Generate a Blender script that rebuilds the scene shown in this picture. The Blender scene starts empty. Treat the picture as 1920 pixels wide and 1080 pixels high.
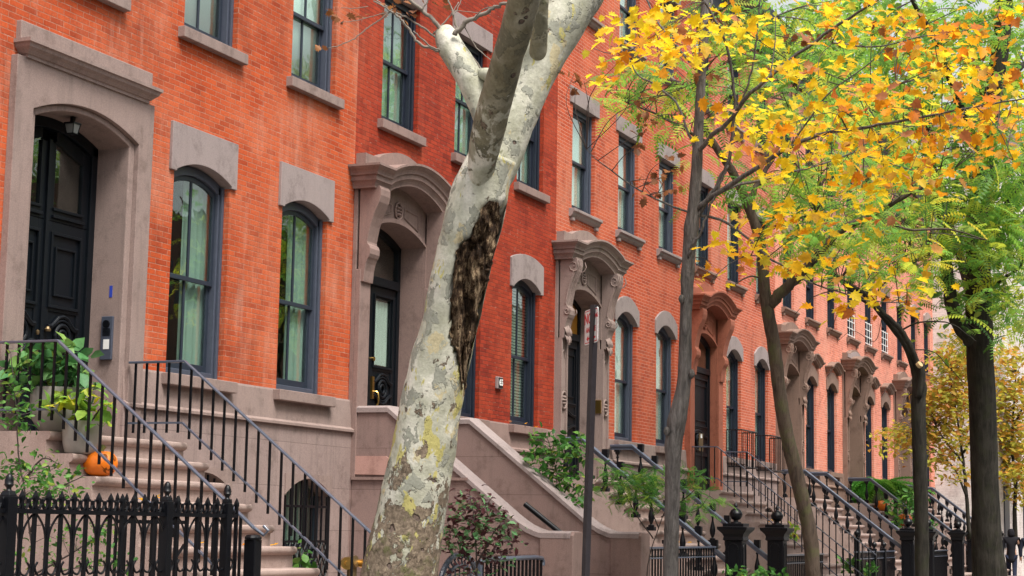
import bpy, math, random
import numpy as np
from mathutils import Vector, Matrix, noise as mnoise
random.seed(7); rng = np.random.default_rng(7)
S = bpy.context.scene; COL = S.collection
PI = math.pi
# ---------------------------------------------------------------- camera (solved from the photograph)
FPX, YAW, PITCH, ROLL = 3330.478, 0.408385, 0.1333408, 0.01737646
D, EYE = 10.9, 1.65
_cy, _sy, _cp, _sp = math.cos(YAW), math.sin(YAW), math.cos(PITCH), math.sin(PITCH)
FW = Vector((_cy*_cp, _sy*_cp, _sp)); _r = Vector((_sy, -_cy, 0)); _u = _r.cross(FW)
_cr, _sr = math.cos(ROLL), math.sin(ROLL)
RT = _cr*_r + _sr*_u; UP = -_sr*_r + _cr*_u
CAMP = Vector((0, 0, EYE))
def at(px, py, d):                      # a point of the photograph at a known distance -> place in the street
    return CAMP + d*(FW + (px-960)/FPX*RT - (py-540)/FPX*UP)
cam = bpy.data.cameras.new('camera'); camo = bpy.data.objects.new('camera', cam); COL.objects.link(camo)
camo.matrix_world = Matrix(((RT.x, UP.x, -FW.x, CAMP.x), (RT.y, UP.y, -FW.y, CAMP.y), (RT.z, UP.z, -FW.z, CAMP.z), (0, 0, 0, 1)))
cam.sensor_width = 36; cam.lens = FPX/1920*36; cam.clip_end = 2000; cam.clip_start = 0.1
S.camera = camo
# ---------------------------------------------------------------- materials
def newmat(name):
    m = bpy.data.materials.new(name); m.use_nodes = True
    nt = m.node_tree; nt.nodes.clear()
    out = nt.nodes.new('ShaderNodeOutputMaterial')
    return m, nt, out
def N(nt, t, **k):
    n = nt.nodes.new(t)
    for a, b in k.items():
        if a in n.inputs.keys() if isinstance(a, str) else False: n.inputs[a].default_value = b
        else: setattr(n, a, b)
    return n
def ramp(nt, fac, stops, interp='LINEAR'):
    r = nt.nodes.new('ShaderNodeValToRGB'); r.color_ramp.interpolation = interp
    e = r.color_ramp.elements
    while len(e) < len(stops): e.new(0.5)
    for i, (p, c) in enumerate(stops):
        e[i].position = p; e[i].color = (*c, 1) if len(c) == 3 else c
    nt.links.new(fac, r.inputs[0]); return r
def noise(nt, vec, scale, detail=4, rough=.6, dist=0):
    n = nt.nodes.new('ShaderNodeTexNoise'); n.inputs['Scale'].default_value = scale
    n.inputs['Detail'].default_value = detail; n.inputs['Roughness'].default_value = rough; n.inputs['Distortion'].default_value = dist
    if vec is not None: nt.links.new(vec, n.inputs['Vector'])
    return n
def mapping(nt, vec, scale):
    m = nt.nodes.new('ShaderNodeMapping'); m.inputs['Scale'].default_value = scale
    nt.links.new(vec, m.inputs['Vector']); return m.outputs[0]
def mixc(nt, fac, a, b, mode='MIX'):
    m = nt.nodes.new('ShaderNodeMix'); m.data_type = 'RGBA'; m.blend_type = mode
    for sock, v in ((m.inputs[0], fac), (m.inputs[6], a), (m.inputs[7], b)):
        if hasattr(v, 'links') or hasattr(v, 'is_linked'): nt.links.new(v, sock)
        elif isinstance(v, (int, float)): sock.default_value = v
        else: sock.default_value = (*v, 1)
    return m.outputs[2]
def bumpn(nt, h, strength, dist=.01):
    b = nt.nodes.new('ShaderNodeBump'); b.inputs['Strength'].default_value = strength; b.inputs['Distance'].default_value = dist
    nt.links.new(h, b.inputs['Height']); return b.outputs[0]
def worldpos(nt): return nt.nodes.new('ShaderNodeNewGeometry').outputs['Position']
def bsdf(nt, out, col, rough=.7, spec=.4, normal=None, metal=0, coat=0):
    p = nt.nodes.new('ShaderNodeBsdfPrincipled')
    if hasattr(col, 'is_linked'): nt.links.new(col, p.inputs['Base Color'])
    else: p.inputs['Base Color'].default_value = (*col, 1)
    if hasattr(rough, 'is_linked'): nt.links.new(rough, p.inputs['Roughness'])
    else: p.inputs['Roughness'].default_value = rough
    p.inputs['Specular IOR Level'].default_value = spec; p.inputs['Metallic'].default_value = metal
    p.inputs['Coat Weight'].default_value = coat
    if normal is not None: nt.links.new(normal, p.inputs['Normal'])
    nt.links.new(p.outputs[0], out.inputs[0]); return p
def simple(name, col, rough=.6, spec=.4, metal=0, coat=0, var=.15, scale=9, bump=.15, bscale=60):
    m, nt, out = newmat(name); P = worldpos(nt)
    n = noise(nt, P, scale); c = mixc(nt, n.outputs[0], tuple(x*(1-var) for x in col), tuple(min(1, x*(1+var)) for x in col))
    b = bumpn(nt, noise(nt, P, bscale, 3).outputs[0], bump, .004)
    bsdf(nt, out, c, rough, spec, b, metal, coat); return m
def brickmat(name, c1, c2, mortar, msize=.06, pale=(.55, .25, .16), stain=.35, patch=(.5, .2, .12), ph=0.0, light=.25, odds=.28):
    m, nt, out = newmat(name)
    g = nt.nodes.new('ShaderNodeNewGeometry'); sep = nt.nodes.new('ShaderNodeSeparateXYZ'); nt.links.new(g.outputs['Position'], sep.inputs[0])
    ad = nt.nodes.new('ShaderNodeMath'); ad.operation = 'ADD'; nt.links.new(sep.outputs[0], ad.inputs[0]); nt.links.new(sep.outputs[1], ad.inputs[1])
    cb = nt.nodes.new('ShaderNodeCombineXYZ'); nt.links.new(ad.outputs[0], cb.inputs[0]); nt.links.new(sep.outputs[2], cb.inputs[1])
    wob = noise(nt, g.outputs['Position'], 2.3, 2); mm = nt.nodes.new('ShaderNodeVectorMath'); mm.operation = 'MULTIPLY_ADD'
    nt.links.new(wob.outputs['Color'], mm.inputs[0]); mm.inputs[1].default_value = (.012, .012, 0); nt.links.new(cb.outputs[0], mm.inputs[2])
    bt = nt.nodes.new('ShaderNodeTexBrick'); nt.links.new(mm.outputs[0], bt.inputs['Vector'])
    bt.inputs['Scale'].default_value = 1; bt.inputs['Brick Width'].default_value = .205; bt.inputs['Row Height'].default_value = .0605
    bt.inputs['Mortar Size'].default_value = .0605*msize; bt.inputs['Mortar Smooth'].default_value = .35; bt.inputs['Bias'].default_value = -.1
    bt.inputs['Color1'].default_value = (*c1, 1); bt.inputs['Color2'].default_value = (*c2, 1); bt.inputs['Mortar'].default_value = (*mortar, 1)
    b2 = nt.nodes.new('ShaderNodeTexBrick'); nt.links.new(mm.outputs[0], b2.inputs['Vector'])
    for q in ('Scale', 'Brick Width', 'Row Height', 'Mortar Size', 'Mortar Smooth'): b2.inputs[q].default_value = bt.inputs[q].default_value
    b2.inputs['Color1'].default_value = (0, 0, 0, 1); b2.inputs['Color2'].default_value = (1, 1, 1, 1); b2.inputs['Mortar'].default_value = (0, 0, 0, 1); b2.inputs['Bias'].default_value = 0
    odd = ramp(nt, b2.outputs['Color'], [(.0, (1.1, 1.08, 1.05)), (.12, (1, 1, 1)), (.80, (1, 1, 1)), (.9, (.66, .60, .60)), (1, (.5, .46, .5))])
    P = g.outputs['Position']
    big = noise(nt, P, .9, 5, .65); r1 = ramp(nt, big.outputs[0], [(.38, (0, 0, 0)), (.68, (1, 1, 1))])
    c = mixc(nt, r1.outputs[0], bt.outputs['Color'], patch, 'MIX'); 
    # brick keeps its own colour, patch only tints
    mx = nt.nodes.new('ShaderNodeMath'); mx.operation = 'MULTIPLY'; nt.links.new(r1.outputs[0], mx.inputs[0]); mx.inputs[1].default_value = stain
    c = mixc(nt, mx.outputs[0], bt.outputs['Color'], patch); c = mixc(nt, odds, c, odd.outputs[0], 'MULTIPLY')
    so_ = noise(nt, mapping(nt, P, (1.6, 1.6, .8)), 1, 6, .7); c = mixc(nt, 1.0, c, ramp(nt, so_.outputs[0], [(.30, (.70, .66, .66)), (.48, (1, 1, 1)), (.7, (1.08, 1.1, 1.1))]).outputs[0], 'MULTIPLY')
    # streaky pale bloom (salts washed down the wall)
    st = noise(nt, mapping(nt, P, (7, 7, .9)), 1.0, 5, .7); bl = noise(nt, P, .45, 3)
    mu = nt.nodes.new('ShaderNodeMath'); mu.operation = 'MULTIPLY'; nt.links.new(st.outputs[0], mu.inputs[0]); nt.links.new(bl.outputs[0], mu.inputs[1])
    r2 = ramp(nt, mu.outputs[0], [(.27, (0, 0, 0)), (.44, (light, light, light))])
    c = mixc(nt, r2.outputs[0], c, pale)
    # odd broken white joints
    jn = noise(nt, P, 9, 4); r3 = ramp(nt, jn.outputs[0], [(.56, (0, 0, 0)), (.70, (1, 1, 1))])
    mj = nt.nodes.new('ShaderNodeMath'); mj.operation = 'MULTIPLY'; nt.links.new(r3.outputs[0], mj.inputs[0]); nt.links.new(bt.outputs['Fac'], mj.inputs[1])
    mj2 = nt.nodes.new('ShaderNodeMath'); mj2.operation = 'MULTIPLY'; nt.links.new(mj.outputs[0], mj2.inputs[0]); mj2.inputs[1].default_value = .45
    c = mixc(nt, mj2.outputs[0], c, (.62, .42, .34))
    fine = noise(nt, P, 40, 4); inv = nt.nodes.new('ShaderNodeMath'); inv.operation = 'SUBTRACT'
    fm = nt.nodes.new('ShaderNodeMath'); fm.operation = 'MULTIPLY'; nt.links.new(fine.outputs[0], fm.inputs[0]); fm.inputs[1].default_value = .35
    nt.links.new(fm.outputs[0], inv.inputs[0]); nt.links.new(bt.outputs['Fac'], inv.inputs[1])
    ov = ramp(nt, fine.outputs[0], [(.3, (.8, .8, .8)), (.7, (1.12, 1.12, 1.12))]); c = mixc(nt, 1.0, c, ov.outputs[0], 'MULTIPLY')
    bsdf(nt, out, c, .85, .25, bumpn(nt, inv.outputs[0], .9, .007)); return m
def stonemat(name, c1, c2, streak=.35, dirt=(.1, .08, .07), joints=False):
    m, nt, out = newmat(name); P = worldpos(nt)
    n = noise(nt, P, 1.4, 5, .65); c = mixc(nt, n.outputs[0], c1, c2)
    s = noise(nt, mapping(nt, P, (9, 9, .9)), 1, 5, .7); r = ramp(nt, s.outputs[0], [(.5, (0, 0, 0)), (.75, (streak,)*3)])
    c = mixc(nt, r.outputs[0], c, dirt)
    f = noise(nt, P, 90, 3); rr = ramp(nt, f.outputs[0], [(.3, (.82,)*3), (.7, (1.13,)*3)]); c = mixc(nt, 1.0, c, rr.outputs[0], 'MULTIPLY')
    gr = noise(nt, P, 3.2, 6, .75); c = mixc(nt, 1.0, c, ramp(nt, gr.outputs[0], [(.30, (.66, .64, .62)), (.47, (1, 1, 1)), (.72, (1.08, 1.07, 1.06))]).outputs[0], 'MULTIPLY')
    ch = noise(nt, P, 7, 5, .7); c = mixc(nt, ramp(nt, ch.outputs[0], [(.70, (0, 0, 0)), (.73, (.35,)*3)]).outputs[0], c, tuple(min(1, x*1.45) for x in c2))
    if joints:
        g_ = nt.nodes.new('ShaderNodeSeparateXYZ'); nt.links.new(P, g_.inputs[0]); a_ = nt.nodes.new('ShaderNodeMath'); a_.operation = 'ADD'; nt.links.new(g_.outputs[0], a_.inputs[0]); nt.links.new(g_.outputs[1], a_.inputs[1])
        cb_ = nt.nodes.new('ShaderNodeCombineXYZ'); nt.links.new(a_.outputs[0], cb_.inputs[0]); nt.links.new(g_.outputs[2], cb_.inputs[1])
        bj = nt.nodes.new('ShaderNodeTexBrick'); nt.links.new(cb_.outputs[0], bj.inputs['Vector']); bj.inputs['Scale'].default_value = 1; bj.inputs['Brick Width'].default_value = 1.35; bj.inputs['Row Height'].default_value = .52; bj.inputs['Mortar Size'].default_value = .004; bj.inputs['Mortar Smooth'].default_value = .2
        bj.inputs['Color1'].default_value = (1, 1, 1, 1); bj.inputs['Color2'].default_value = (.92, .92, .92, 1); bj.inputs['Mortar'].default_value = (.6, .58, .57, 1); c = mixc(nt, 1.0, c, bj.outputs['Color'], 'MULTIPLY')
    n2 = noise(nt, P, 14, 4); ad = nt.nodes.new('ShaderNodeMath'); ad.operation = 'ADD'; nt.links.new(f.outputs[0], ad.inputs[0]); nt.links.new(n2.outputs[0], ad.inputs[1])
    bsdf(nt, out, c, .88, .25, bumpn(nt, ad.outputs[0], .28, .006)); return m
M = {}
M['brick_a'] = brickmat('orange_brick', (.49, .080, .020), (.37, .050, .013), (.40, .16, .10), .09, patch=(.54, .17, .085), stain=.6, light=.6, pale=(.55, .27, .19))
M['brick_b'] = brickmat('deep_red_brick', (.34, .036, .013), (.22, .020, .009), (.13, .028, .015), .08, patch=(.46, .07, .02), stain=.35, light=.18, pale=(.5, .16, .09))
M['brick_c'] = brickmat('red_brick_pale_mortar', (.50, .080, .027), (.38, .052, .019), (.62, .34, .26), .075, patch=(.58, .17, .09), stain=.4, light=.35)
M['brick_d'] = brickmat('red_brick_soft_mortar', (.53, .105, .045), (.42, .072, .03), (.66, .40, .32), .085, patch=(.52, .19, .12), stain=.45, light=.3)
M['brick_e'] = brickmat('salmon_brick', (.70, .225, .14), (.59, .16, .095), (.74, .50, .42), .08, patch=(.68, .33, .25), stain=.5, light=.35)
M['brick_pale'] = brickmat('pale_painted_brick', (.74, .68, .64), (.68, .61, .57), (.55, .49, .45), .07, pale=(.66, .6, .57), patch=(.6, .5, .48), stain=.5, light=.3)
M['stone'] = stonemat('brownstone', (.235, .168, .150), (.305, .232, .208))
M['stone_b'] = stonemat('red_brownstone', (.215, .142, .125), (.28, .195, .172))
M['stone_j'] = stonemat('jointed_brownstone', (.255, .185, .17), (.33, .255, .235), joints=True); M['stone_bj'] = stonemat('jointed_red_brownstone', (.22, .148, .133), (.285, .20, .18), joints=True)
M['stone_c'] = stonemat('dark_brownstone', (.20, .13, .10), (.26, .17, .135))
M['stone_t'] = stonemat('terracotta_painted_stone', (.28, .090, .055), (.34, .12, .075), .25, (.16, .06, .035))
M['stone_g'] = stonemat('grey_lintel_stone', (.255, .205, .198), (.32, .265, .255), .2)
M['step'] = stonemat('worn_step_stone', (.31, .225, .20), (.40, .31, .275), .25)
M['patchstone'] = stonemat('pink_repair_mortar', (.40, .22, .185), (.47, .29, .25), .1)
M['trim'] = simple('blue_grey_window_paint', (.06, .070, .098), .42, .4)
M['trim_d'] = simple('dark_blue_window_paint', (.014, .019, .032), .4, .4)
M['sash'] = simple('charcoal_sash_paint', (.022, .030, .045), .4, .4)
M['door'] = simple('black_door_paint', (.004, .006, .009), .42, .25)
M['door_b'] = simple('brown_door_wood', (.06, .032, .02), .4, .5, coat=.2)
M['iron'] = simple('black_iron_paint', (.0035, .004, .006), .36, .28, bump=.3, bscale=120)
M['rail'] = simple('worn_rail_paint', (.075, .09, .125), .3, .6, coat=.4, bump=.15)
M['brass'] = simple('brass', (.75, .48, .14), .28, .5, metal=1)
M['bronze'] = simple('dull_bronze', (.24, .17, .09), .45, .5, metal=.8)
M['steel'] = simple('steel', (.35, .36, .38), .35, .5, metal=.9)
M['white'] = simple('white_paint', (.78, .78, .76), .5, .4, var=.05)
M['red'] = simple('red_print', (.62, .02, .03), .5, .4, var=.05)
M['blue'] = simple('blue_print', (.03, .06, .4), .5, .4, var=.05)
M['ceramic'] = simple('pale_concrete_pot', (.36, .35, .32), .7, .3, bump=.3, var=.25)
M['soil'] = simple('soil', (.03, .02, .014), .95, .1, bump=1, bscale=30)
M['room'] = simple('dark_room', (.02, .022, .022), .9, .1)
def clothmat(name, col):
    m, nt, out = newmat(name); d = nt.nodes.new('ShaderNodeBsdfDiffuse'); d.inputs[0].default_value = (*col, 1); t = nt.nodes.new('ShaderNodeBsdfTranslucent'); t.inputs[0].default_value = (*col, 1)
    mx = nt.nodes.new('ShaderNodeMixShader'); mx.inputs[0].default_value = .15; nt.links.new(d.outputs[0], mx.inputs[1]); nt.links.new(t.outputs[0], mx.inputs[2]); nt.links.new(mx.outputs[0], out.inputs[0]); return m
M['curtain'] = clothmat('pale_green_curtain', (.40, .52, .46)); M['curtain_w'] = clothmat('white_curtain', (.82, .86, .83)); M['shade'] = clothmat('pale_shade_and_sky_glare', (.80, .90, .84))
M['lampglass'] = simple('frosted_lamp_glass', (.22, .23, .22), .4, .4); M['blind'] = simple('slatted_blind', (.46, .52, .46), .8, .2, var=.1)
M['amber'] = simple('amber_transom', (.40, .17, .02), .4, .5)
M['pumpkin'] = simple('pumpkin_skin', (.80, .19, .008), .42, .5, var=.18, scale=14)
M['pumpkin_in'] = simple('carved_pumpkin_flesh', (.25, .075, .01), .8, .2)
M['stem'] = simple('pumpkin_stem', (.12, .13, .04), .8, .2)
M['sidewalk'] = stonemat('concrete_paving', (.17, .165, .155), (.22, .21, .195), .1)
M['asphalt'] = simple('asphalt', (.05, .05, .052), .9, .2, bump=.6, bscale=80)
M['earth'] = simple('bare_earth', (.07, .05, .035), .95, .1, bump=1, bscale=20)
M['coat'] = simple('black_coat_cloth', (.012, .012, .015), .85, .15)
M['coat2'] = simple('navy_coat_cloth', (.015, .018, .03), .85, .15)
M['jeans'] = simple('dark_jeans_cloth', (.02, .025, .045), .9, .1)
M['skin'] = simple('skin', (.45, .25, .17), .6, .3)
M['shoe'] = simple('shoe', (.03, .028, .03), .6, .3)
M['hair'] = simple('dark_hair', (.012, .009, .007), .6, .3)
def glassmat():
    m, nt, out = newmat('window_glass')
    lw = nt.nodes.new('ShaderNodeLayerWeight'); lw.inputs[0].default_value = .5
    pw_ = nt.nodes.new('ShaderNodeMath'); pw_.operation = 'POWER'; nt.links.new(lw.outputs['Facing'], pw_.inputs[0]); pw_.inputs[1].default_value = 4.2
    mul = nt.nodes.new('ShaderNodeMath'); mul.operation = 'MULTIPLY_ADD'; mul.use_clamp = True
    nt.links.new(pw_.outputs[0], mul.inputs[0]); mul.inputs[1].default_value = 1.3; mul.inputs[2].default_value = .09
    tr = nt.nodes.new('ShaderNodeBsdfTransparent'); tr.inputs[0].default_value = (.90, .96, .93, 1)
    gl = nt.nodes.new('ShaderNodeBsdfGlossy'); gl.inputs['Roughness'].default_value = .015; gl.inputs['Color'].default_value = (.92, .97, .95, 1)
    P = worldpos(nt); nt.links.new(bumpn(nt, noise(nt, P, 2.2, 2).outputs[0], .12, .03), gl.inputs['Normal'])
    mx = nt.nodes.new('ShaderNodeMixShader'); nt.links.new(mul.outputs[0], mx.inputs[0]); nt.links.new(tr.outputs[0], mx.inputs[1]); nt.links.new(gl.outputs[0], mx.inputs[2])
    nt.links.new(mx.outputs[0], out.inputs[0]); return m
M['glass'] = glassmat()
def leafmat(name, stops, trans=.45, rough=.5):
    m, nt, out = newmat(name)
    g = nt.nodes.new('ShaderNodeNewGeometry')
    r = ramp(nt, g.outputs['Random Per Island'], stops)
    n = noise(nt, g.outputs['Position'], 25, 2); rr = ramp(nt, n.outputs[0], [(.3, (.8,)*3), (.7, (1.15,)*3)])
    c = mixc(nt, 1.0, r.outputs[0], rr.outputs[0], 'MULTIPLY')
    p = nt.nodes.new('ShaderNodeBsdfPrincipled'); nt.links.new(c, p.inputs['Base Color']); p.inputs['Roughness'].default_value = rough; p.inputs['Specular IOR Level'].default_value = .3
    t = nt.nodes.new('ShaderNodeBsdfTranslucent'); nt.links.new(c, t.inputs['Color'])
    mx = nt.nodes.new('ShaderNodeMixShader'); mx.inputs[0].default_value = trans
    nt.links.new(p.outputs[0], mx.inputs[1]); nt.links.new(t.outputs[0], mx.inputs[2]); nt.links.new(mx.outputs[0], out.inputs[0]); return m
M['leaf_yellow'] = leafmat('yellow_leaves', [(0, (.93, .66, .015)), (.45, (.95, .76, .04)), (.65, (.92, .54, .015)), (.8, (.72, .74, .08)), (1, (.80, .38, .02))], .6)
M['leaf_orange'] = leafmat('orange_leaves', [(0, (.86, .34, .015)), (.4, (.90, .48, .02)), (.65, (.66, .20, .015)), (.8, (.45, .20, .11)), (1, (.92, .60, .03))], .6)
M['leaf_green'] = leafmat('green_leaves', [(0, (.10, .25, .05)), (.35, (.20, .40, .06)), (.6, (.32, .50, .06)), (.8, (.55, .58, .06)), (1, (.16, .34, .12))], .6)
M['leaf_lime'] = leafmat('lime_leaves', [(0, (.17, .40, .07)), (.5, (.34, .54, .08)), (.8, (.58, .60, .06)), (1, (.70, .55, .05))], .6)
M['leaf_brown'] = leafmat('withered_leaves', [(0, (.16, .06, .025)), (.6, (.26, .10, .035)), (1, (.40, .17, .05))], .3)
M['leaf_dark'] = leafmat('shrub_leaves', [(0, (.03, .11, .02)), (.5, (.06, .19, .03)), (.85, (.13, .30, .05)), (1, (.30, .36, .05))], .35)
M['leaf_fresh'] = leafmat('fresh_green_leaves', [(0, (.05, .18, .03)), (.5, (.10, .28, .045)), (.85, (.19, .38, .06)), (1, (.40, .46, .06))], .45)
M['leaf_pot'] = leafmat('pot_plant_leaves', [(0, (.05, .17, .06)), (.5, (.09, .25, .08)), (.8, (.16, .34, .09)), (1, (.40, .48, .08))], .3)
M['leaf_maple'] = leafmat('purple_maple_leaves', [(0, (.045, .014, .018)), (.55, (.075, .022, .025)), (.62, (.10, .10, .04)), (.8, (.10, .26, .10)), (1, (.18, .36, .16))], .35)
M['leaf_far'] = leafmat('far_autumn_leaves', [(0, (.34, .36, .05)), (.4, (.50, .46, .06)), (.7, (.62, .38, .05)), (1, (.56, .22, .06))], .5)
M['leaf_fern'] = leafmat('fern_fronds', [(0, (.05, .22, .03)), (.6, (.10, .34, .04)), (1, (.25, .45, .06))], .4)
def barkmat(name, c1, c2, c3, vs=(14, 14, 2.2), bump=.9, dist=.02, moss=None):
    m, nt, out = newmat(name); P = worldpos(nt)
    a = noise(nt, mapping(nt, P, vs), 1.6, 7, .7, .6); c = ramp(nt, a.outputs[0], [(.3, c1), (.52, c2), (.72, c3)]).outputs[0]
    b = noise(nt, P, 3, 4); c = mixc(nt, ramp(nt, b.outputs[0], [(.45, (0, 0, 0)), (.7, (.5,)*3)]).outputs[0], c, c3)
    if moss:
        s = noise(nt, P, 5, 4); c = mixc(nt, ramp(nt, s.outputs[0], [(.5, (0, 0, 0)), (.68, (.6,)*3)]).outputs[0], c, moss)
    bsdf(nt, out, c, .9, .2, bumpn(nt, a.outputs[0], bump, dist)); return m
M['bark_grey'] = barkmat('grey_bark', (.035, .032, .031), (.125, .115, .108), (.235, .215, .205), vs=(20, 20, 3), bump=1, dist=.03)
M['bark_brown'] = barkmat('brown_bark', (.03, .022, .017), (.08, .057, .043), (.13, .097, .073), moss=(.10, .11, .04))
M['bark_dark'] = barkmat('dark_bark', (.008, .007, .006), (.028, .025, .020), (.060, .053, .043), vs=(11, 11, 1.2), moss=(.03, .034, .016))
M['twig'] = simple('twig_bark', (.07, .055, .05), .85, .2)
M['twig_pale'] = simple('pale_twig_bark', (.22, .19, .16), .85, .2)
M['wound'] = barkmat('rotten_wood', (.006, .004, .003), (.06, .038, .025), (.30, .21, .14), vs=(26, 26, 6), bump=1, dist=.03)
M['across'] = simple('dull_brown_brick', (.16, .10, .08), .9, .2)
M['endgrain'] = simple('cut_wood', (.55, .38, .2), .8, .2)
def woundmat():
    m, nt, out = newmat('ragged_rotten_wood'); P = worldpos(nt)
    a = noise(nt, mapping(nt, P, (30, 30, 5)), 1.6, 7, .7, .8); b = noise(nt, P, 9, 5, .7); mm_ = nt.nodes.new('ShaderNodeMath'); mm_.operation = 'MULTIPLY_ADD'; nt.links.new(b.outputs[0], mm_.inputs[0]); mm_.inputs[1].default_value = .9; nt.links.new(a.outputs[0], mm_.inputs[2])
    c = ramp(nt, mm_.outputs[0], [(.62, (.004, .003, .002)), (.86, (.045, .027, .017)), (1.0, (.15, .09, .05)), (1.0, (.36, .26, .16))]).outputs[0]
    d = noise(nt, P, 6, 3); c = mixc(nt, ramp(nt, d.outputs[0], [(.58, (0, 0, 0)), (.7, (.6,)*3)]).outputs[0], c, (.24, .17, .11))
    bsdf(nt, out, c, .92, .15, bumpn(nt, mm_.outputs[0], 1, .04)); return m
M['wound'] = woundmat()
def planebark(in_shade=False):  # second version is a darker olive copy, limb shade put into the bark colour
    m, nt, out = newmat('shaded_plane_bark' if in_shade else 'mottled_plane_bark'); P = worldpos(nt)
    w = noise(nt, P, 4, 3); mm = nt.nodes.new('ShaderNodeVectorMath'); mm.operation = 'MULTIPLY_ADD'
    nt.links.new(w.outputs['Color'], mm.inputs[0]); mm.inputs[1].default_value = (.14, .14, .14); nt.links.new(P, mm.inputs[2])
    Q = mm.outputs[0]; Qz = mapping(nt, Q, (1, 1, .72))
    base = ramp(nt, noise(nt, Qz, 5, 3).outputs[0], [(.35, (.17, .15, .09)), (.5, (.22, .20, .13)), (.65, (.33, .31, .23))] if in_shade else [(.35, (.36, .355, .265)), (.5, (.48, .47, .375)), (.65, (.66, .63, .54))]).outputs[0]
    if in_shade:
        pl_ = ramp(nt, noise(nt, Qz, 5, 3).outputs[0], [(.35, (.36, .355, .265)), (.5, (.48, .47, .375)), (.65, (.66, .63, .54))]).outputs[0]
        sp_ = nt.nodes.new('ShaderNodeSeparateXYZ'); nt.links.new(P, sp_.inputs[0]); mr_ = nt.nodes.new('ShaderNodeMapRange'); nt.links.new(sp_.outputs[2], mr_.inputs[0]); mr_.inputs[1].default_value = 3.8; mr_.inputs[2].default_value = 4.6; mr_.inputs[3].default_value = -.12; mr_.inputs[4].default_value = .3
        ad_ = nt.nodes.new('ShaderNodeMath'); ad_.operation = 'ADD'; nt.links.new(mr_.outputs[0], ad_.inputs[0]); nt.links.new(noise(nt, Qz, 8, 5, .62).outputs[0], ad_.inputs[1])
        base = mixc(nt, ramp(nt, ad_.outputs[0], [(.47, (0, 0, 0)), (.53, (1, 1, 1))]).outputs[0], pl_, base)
    pal = noise(nt, Qz, 7.5, 5, .62); f1 = ramp(nt, pal.outputs[0], [(.545, (0, 0, 0)), (.56, (1, 1, 1))])
    c = mixc(nt, f1.outputs[0], base, (.16, .15, .10) if in_shade else (.30, .30, .245))
    of = nt.nodes.new('ShaderNodeVectorMath'); of.operation = 'ADD'; nt.links.new(Qz, of.inputs[0]); of.inputs[1].default_value = (5.3, 2.1, 7.7)
    n3 = noise(nt, of.outputs[0], 6.5, 5, .62); f2 = ramp(nt, n3.outputs[0], [(.60, (0, 0, 0)), (.615, (1, 1, 1))]); c = mixc(nt, f2.outputs[0], c, (.25, .23, .15) if in_shade else (.52, .45, .28))
    of2 = nt.nodes.new('ShaderNodeVectorMath'); of2.operation = 'ADD'; nt.links.new(Qz, of2.inputs[0]); of2.inputs[1].default_value = (1.3, 8.1, 3.7)
    sep = nt.nodes.new('ShaderNodeSeparateXYZ'); nt.links.new(P, sep.inputs[0])
    def zr(a, b):
        mr = nt.nodes.new('ShaderNodeMapRange'); nt.links.new(sep.outputs[2], mr.inputs[0]); mr.inputs[1].default_value = a; mr.inputs[2].default_value = b; mr.inputs[3].default_value = 1; mr.inputs[4].default_value = 0; return mr.outputs[0]
    def math2(op, a, b):
        x = nt.nodes.new('ShaderNodeMath'); x.operation = op
        for i, v in enumerate((a, b)):
            if hasattr(v, 'is_linked'): nt.links.new(v, x.inputs[i])
            else: x.inputs[i].default_value = v
        return x.outputs[0]
    low = zr(1.3, 3.6)
    # yellow-green freshly exposed strips, mostly on the lower trunk
    n4 = noise(nt, mapping(nt, of2.outputs[0], (1.3, 1.3, .5)), 6.5, 4, .6); f4 = ramp(nt, math2('ADD', n4.outputs[0], math2('MULTIPLY', low, .07)), [(.625, (0, 0, 0)), (.64, (1, 1, 1))]); c = mixc(nt, f4.outputs[0], c, (.24, .22, .14) if in_shade else (.46, .41, .15))
    # old brown bark plates, many near the ground, few above
    n5 = noise(nt, of.outputs[0], 8, 6, .68); v5 = math2('ADD', n5.outputs[0], math2('ADD', math2('MULTIPLY', zr(1.0, 2.6), .19), math2('MULTIPLY', zr(1.3, 2.0), .10))); f5 = ramp(nt, v5, [(.645, (0, 0, 0)), (.655, (1, 1, 1))])
    dk = ramp(nt, noise(nt, P, 30, 5, .7).outputs[0], [(.35, (.10, .075, .05)), (.55, (.21, .16, .115)), (.75, (.36, .29, .20))]).outputs[0]
    c = mixc(nt, f5.outputs[0], c, dk)
    ms = noise(nt, P, 9, 5, .7); v6 = math2('ADD', ms.outputs[0], math2('MULTIPLY', zr(.9, 2.0), .16)); f6 = ramp(nt, v6, [(.62, (0, 0, 0)), (.72, (.75,)*3)]); c = mixc(nt, f6.outputs[0], c, (.10, .105, .035))
    # dark pits
    vo = nt.nodes.new('ShaderNodeTexVoronoi'); vo.inputs['Scale'].default_value = 5.5; nt.links.new(Q, vo.inputs['Vector'])
    f7 = ramp(nt, vo.outputs['Distance'], [(.07, (1, 1, 1)), (.11, (0, 0, 0))]); c = mixc(nt, f7.outputs[0], c, (.14, .10, .08))
    f = noise(nt, P, 60, 3); c = mixc(nt, 1.0, c, ramp(nt, f.outputs[0], [(.3, (.86,)*3), (.7, (1.1,)*3)]).outputs[0], 'MULTIPLY')
    h = math2('ADD', math2('MULTIPLY', f5.outputs[0], .9), math2('SUBTRACT', math2('ADD', math2('MULTIPLY', f1.outputs[0], .25), math2('MULTIPLY', ms.outputs[0], .5)), f7.outputs[0]))
    bsdf(nt, out, c, .75, .3, bumpn(nt, h, 1.0, .022)); return m
M['plane'] = planebark(); M['plane_shaded'] = planebark(True)
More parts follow.
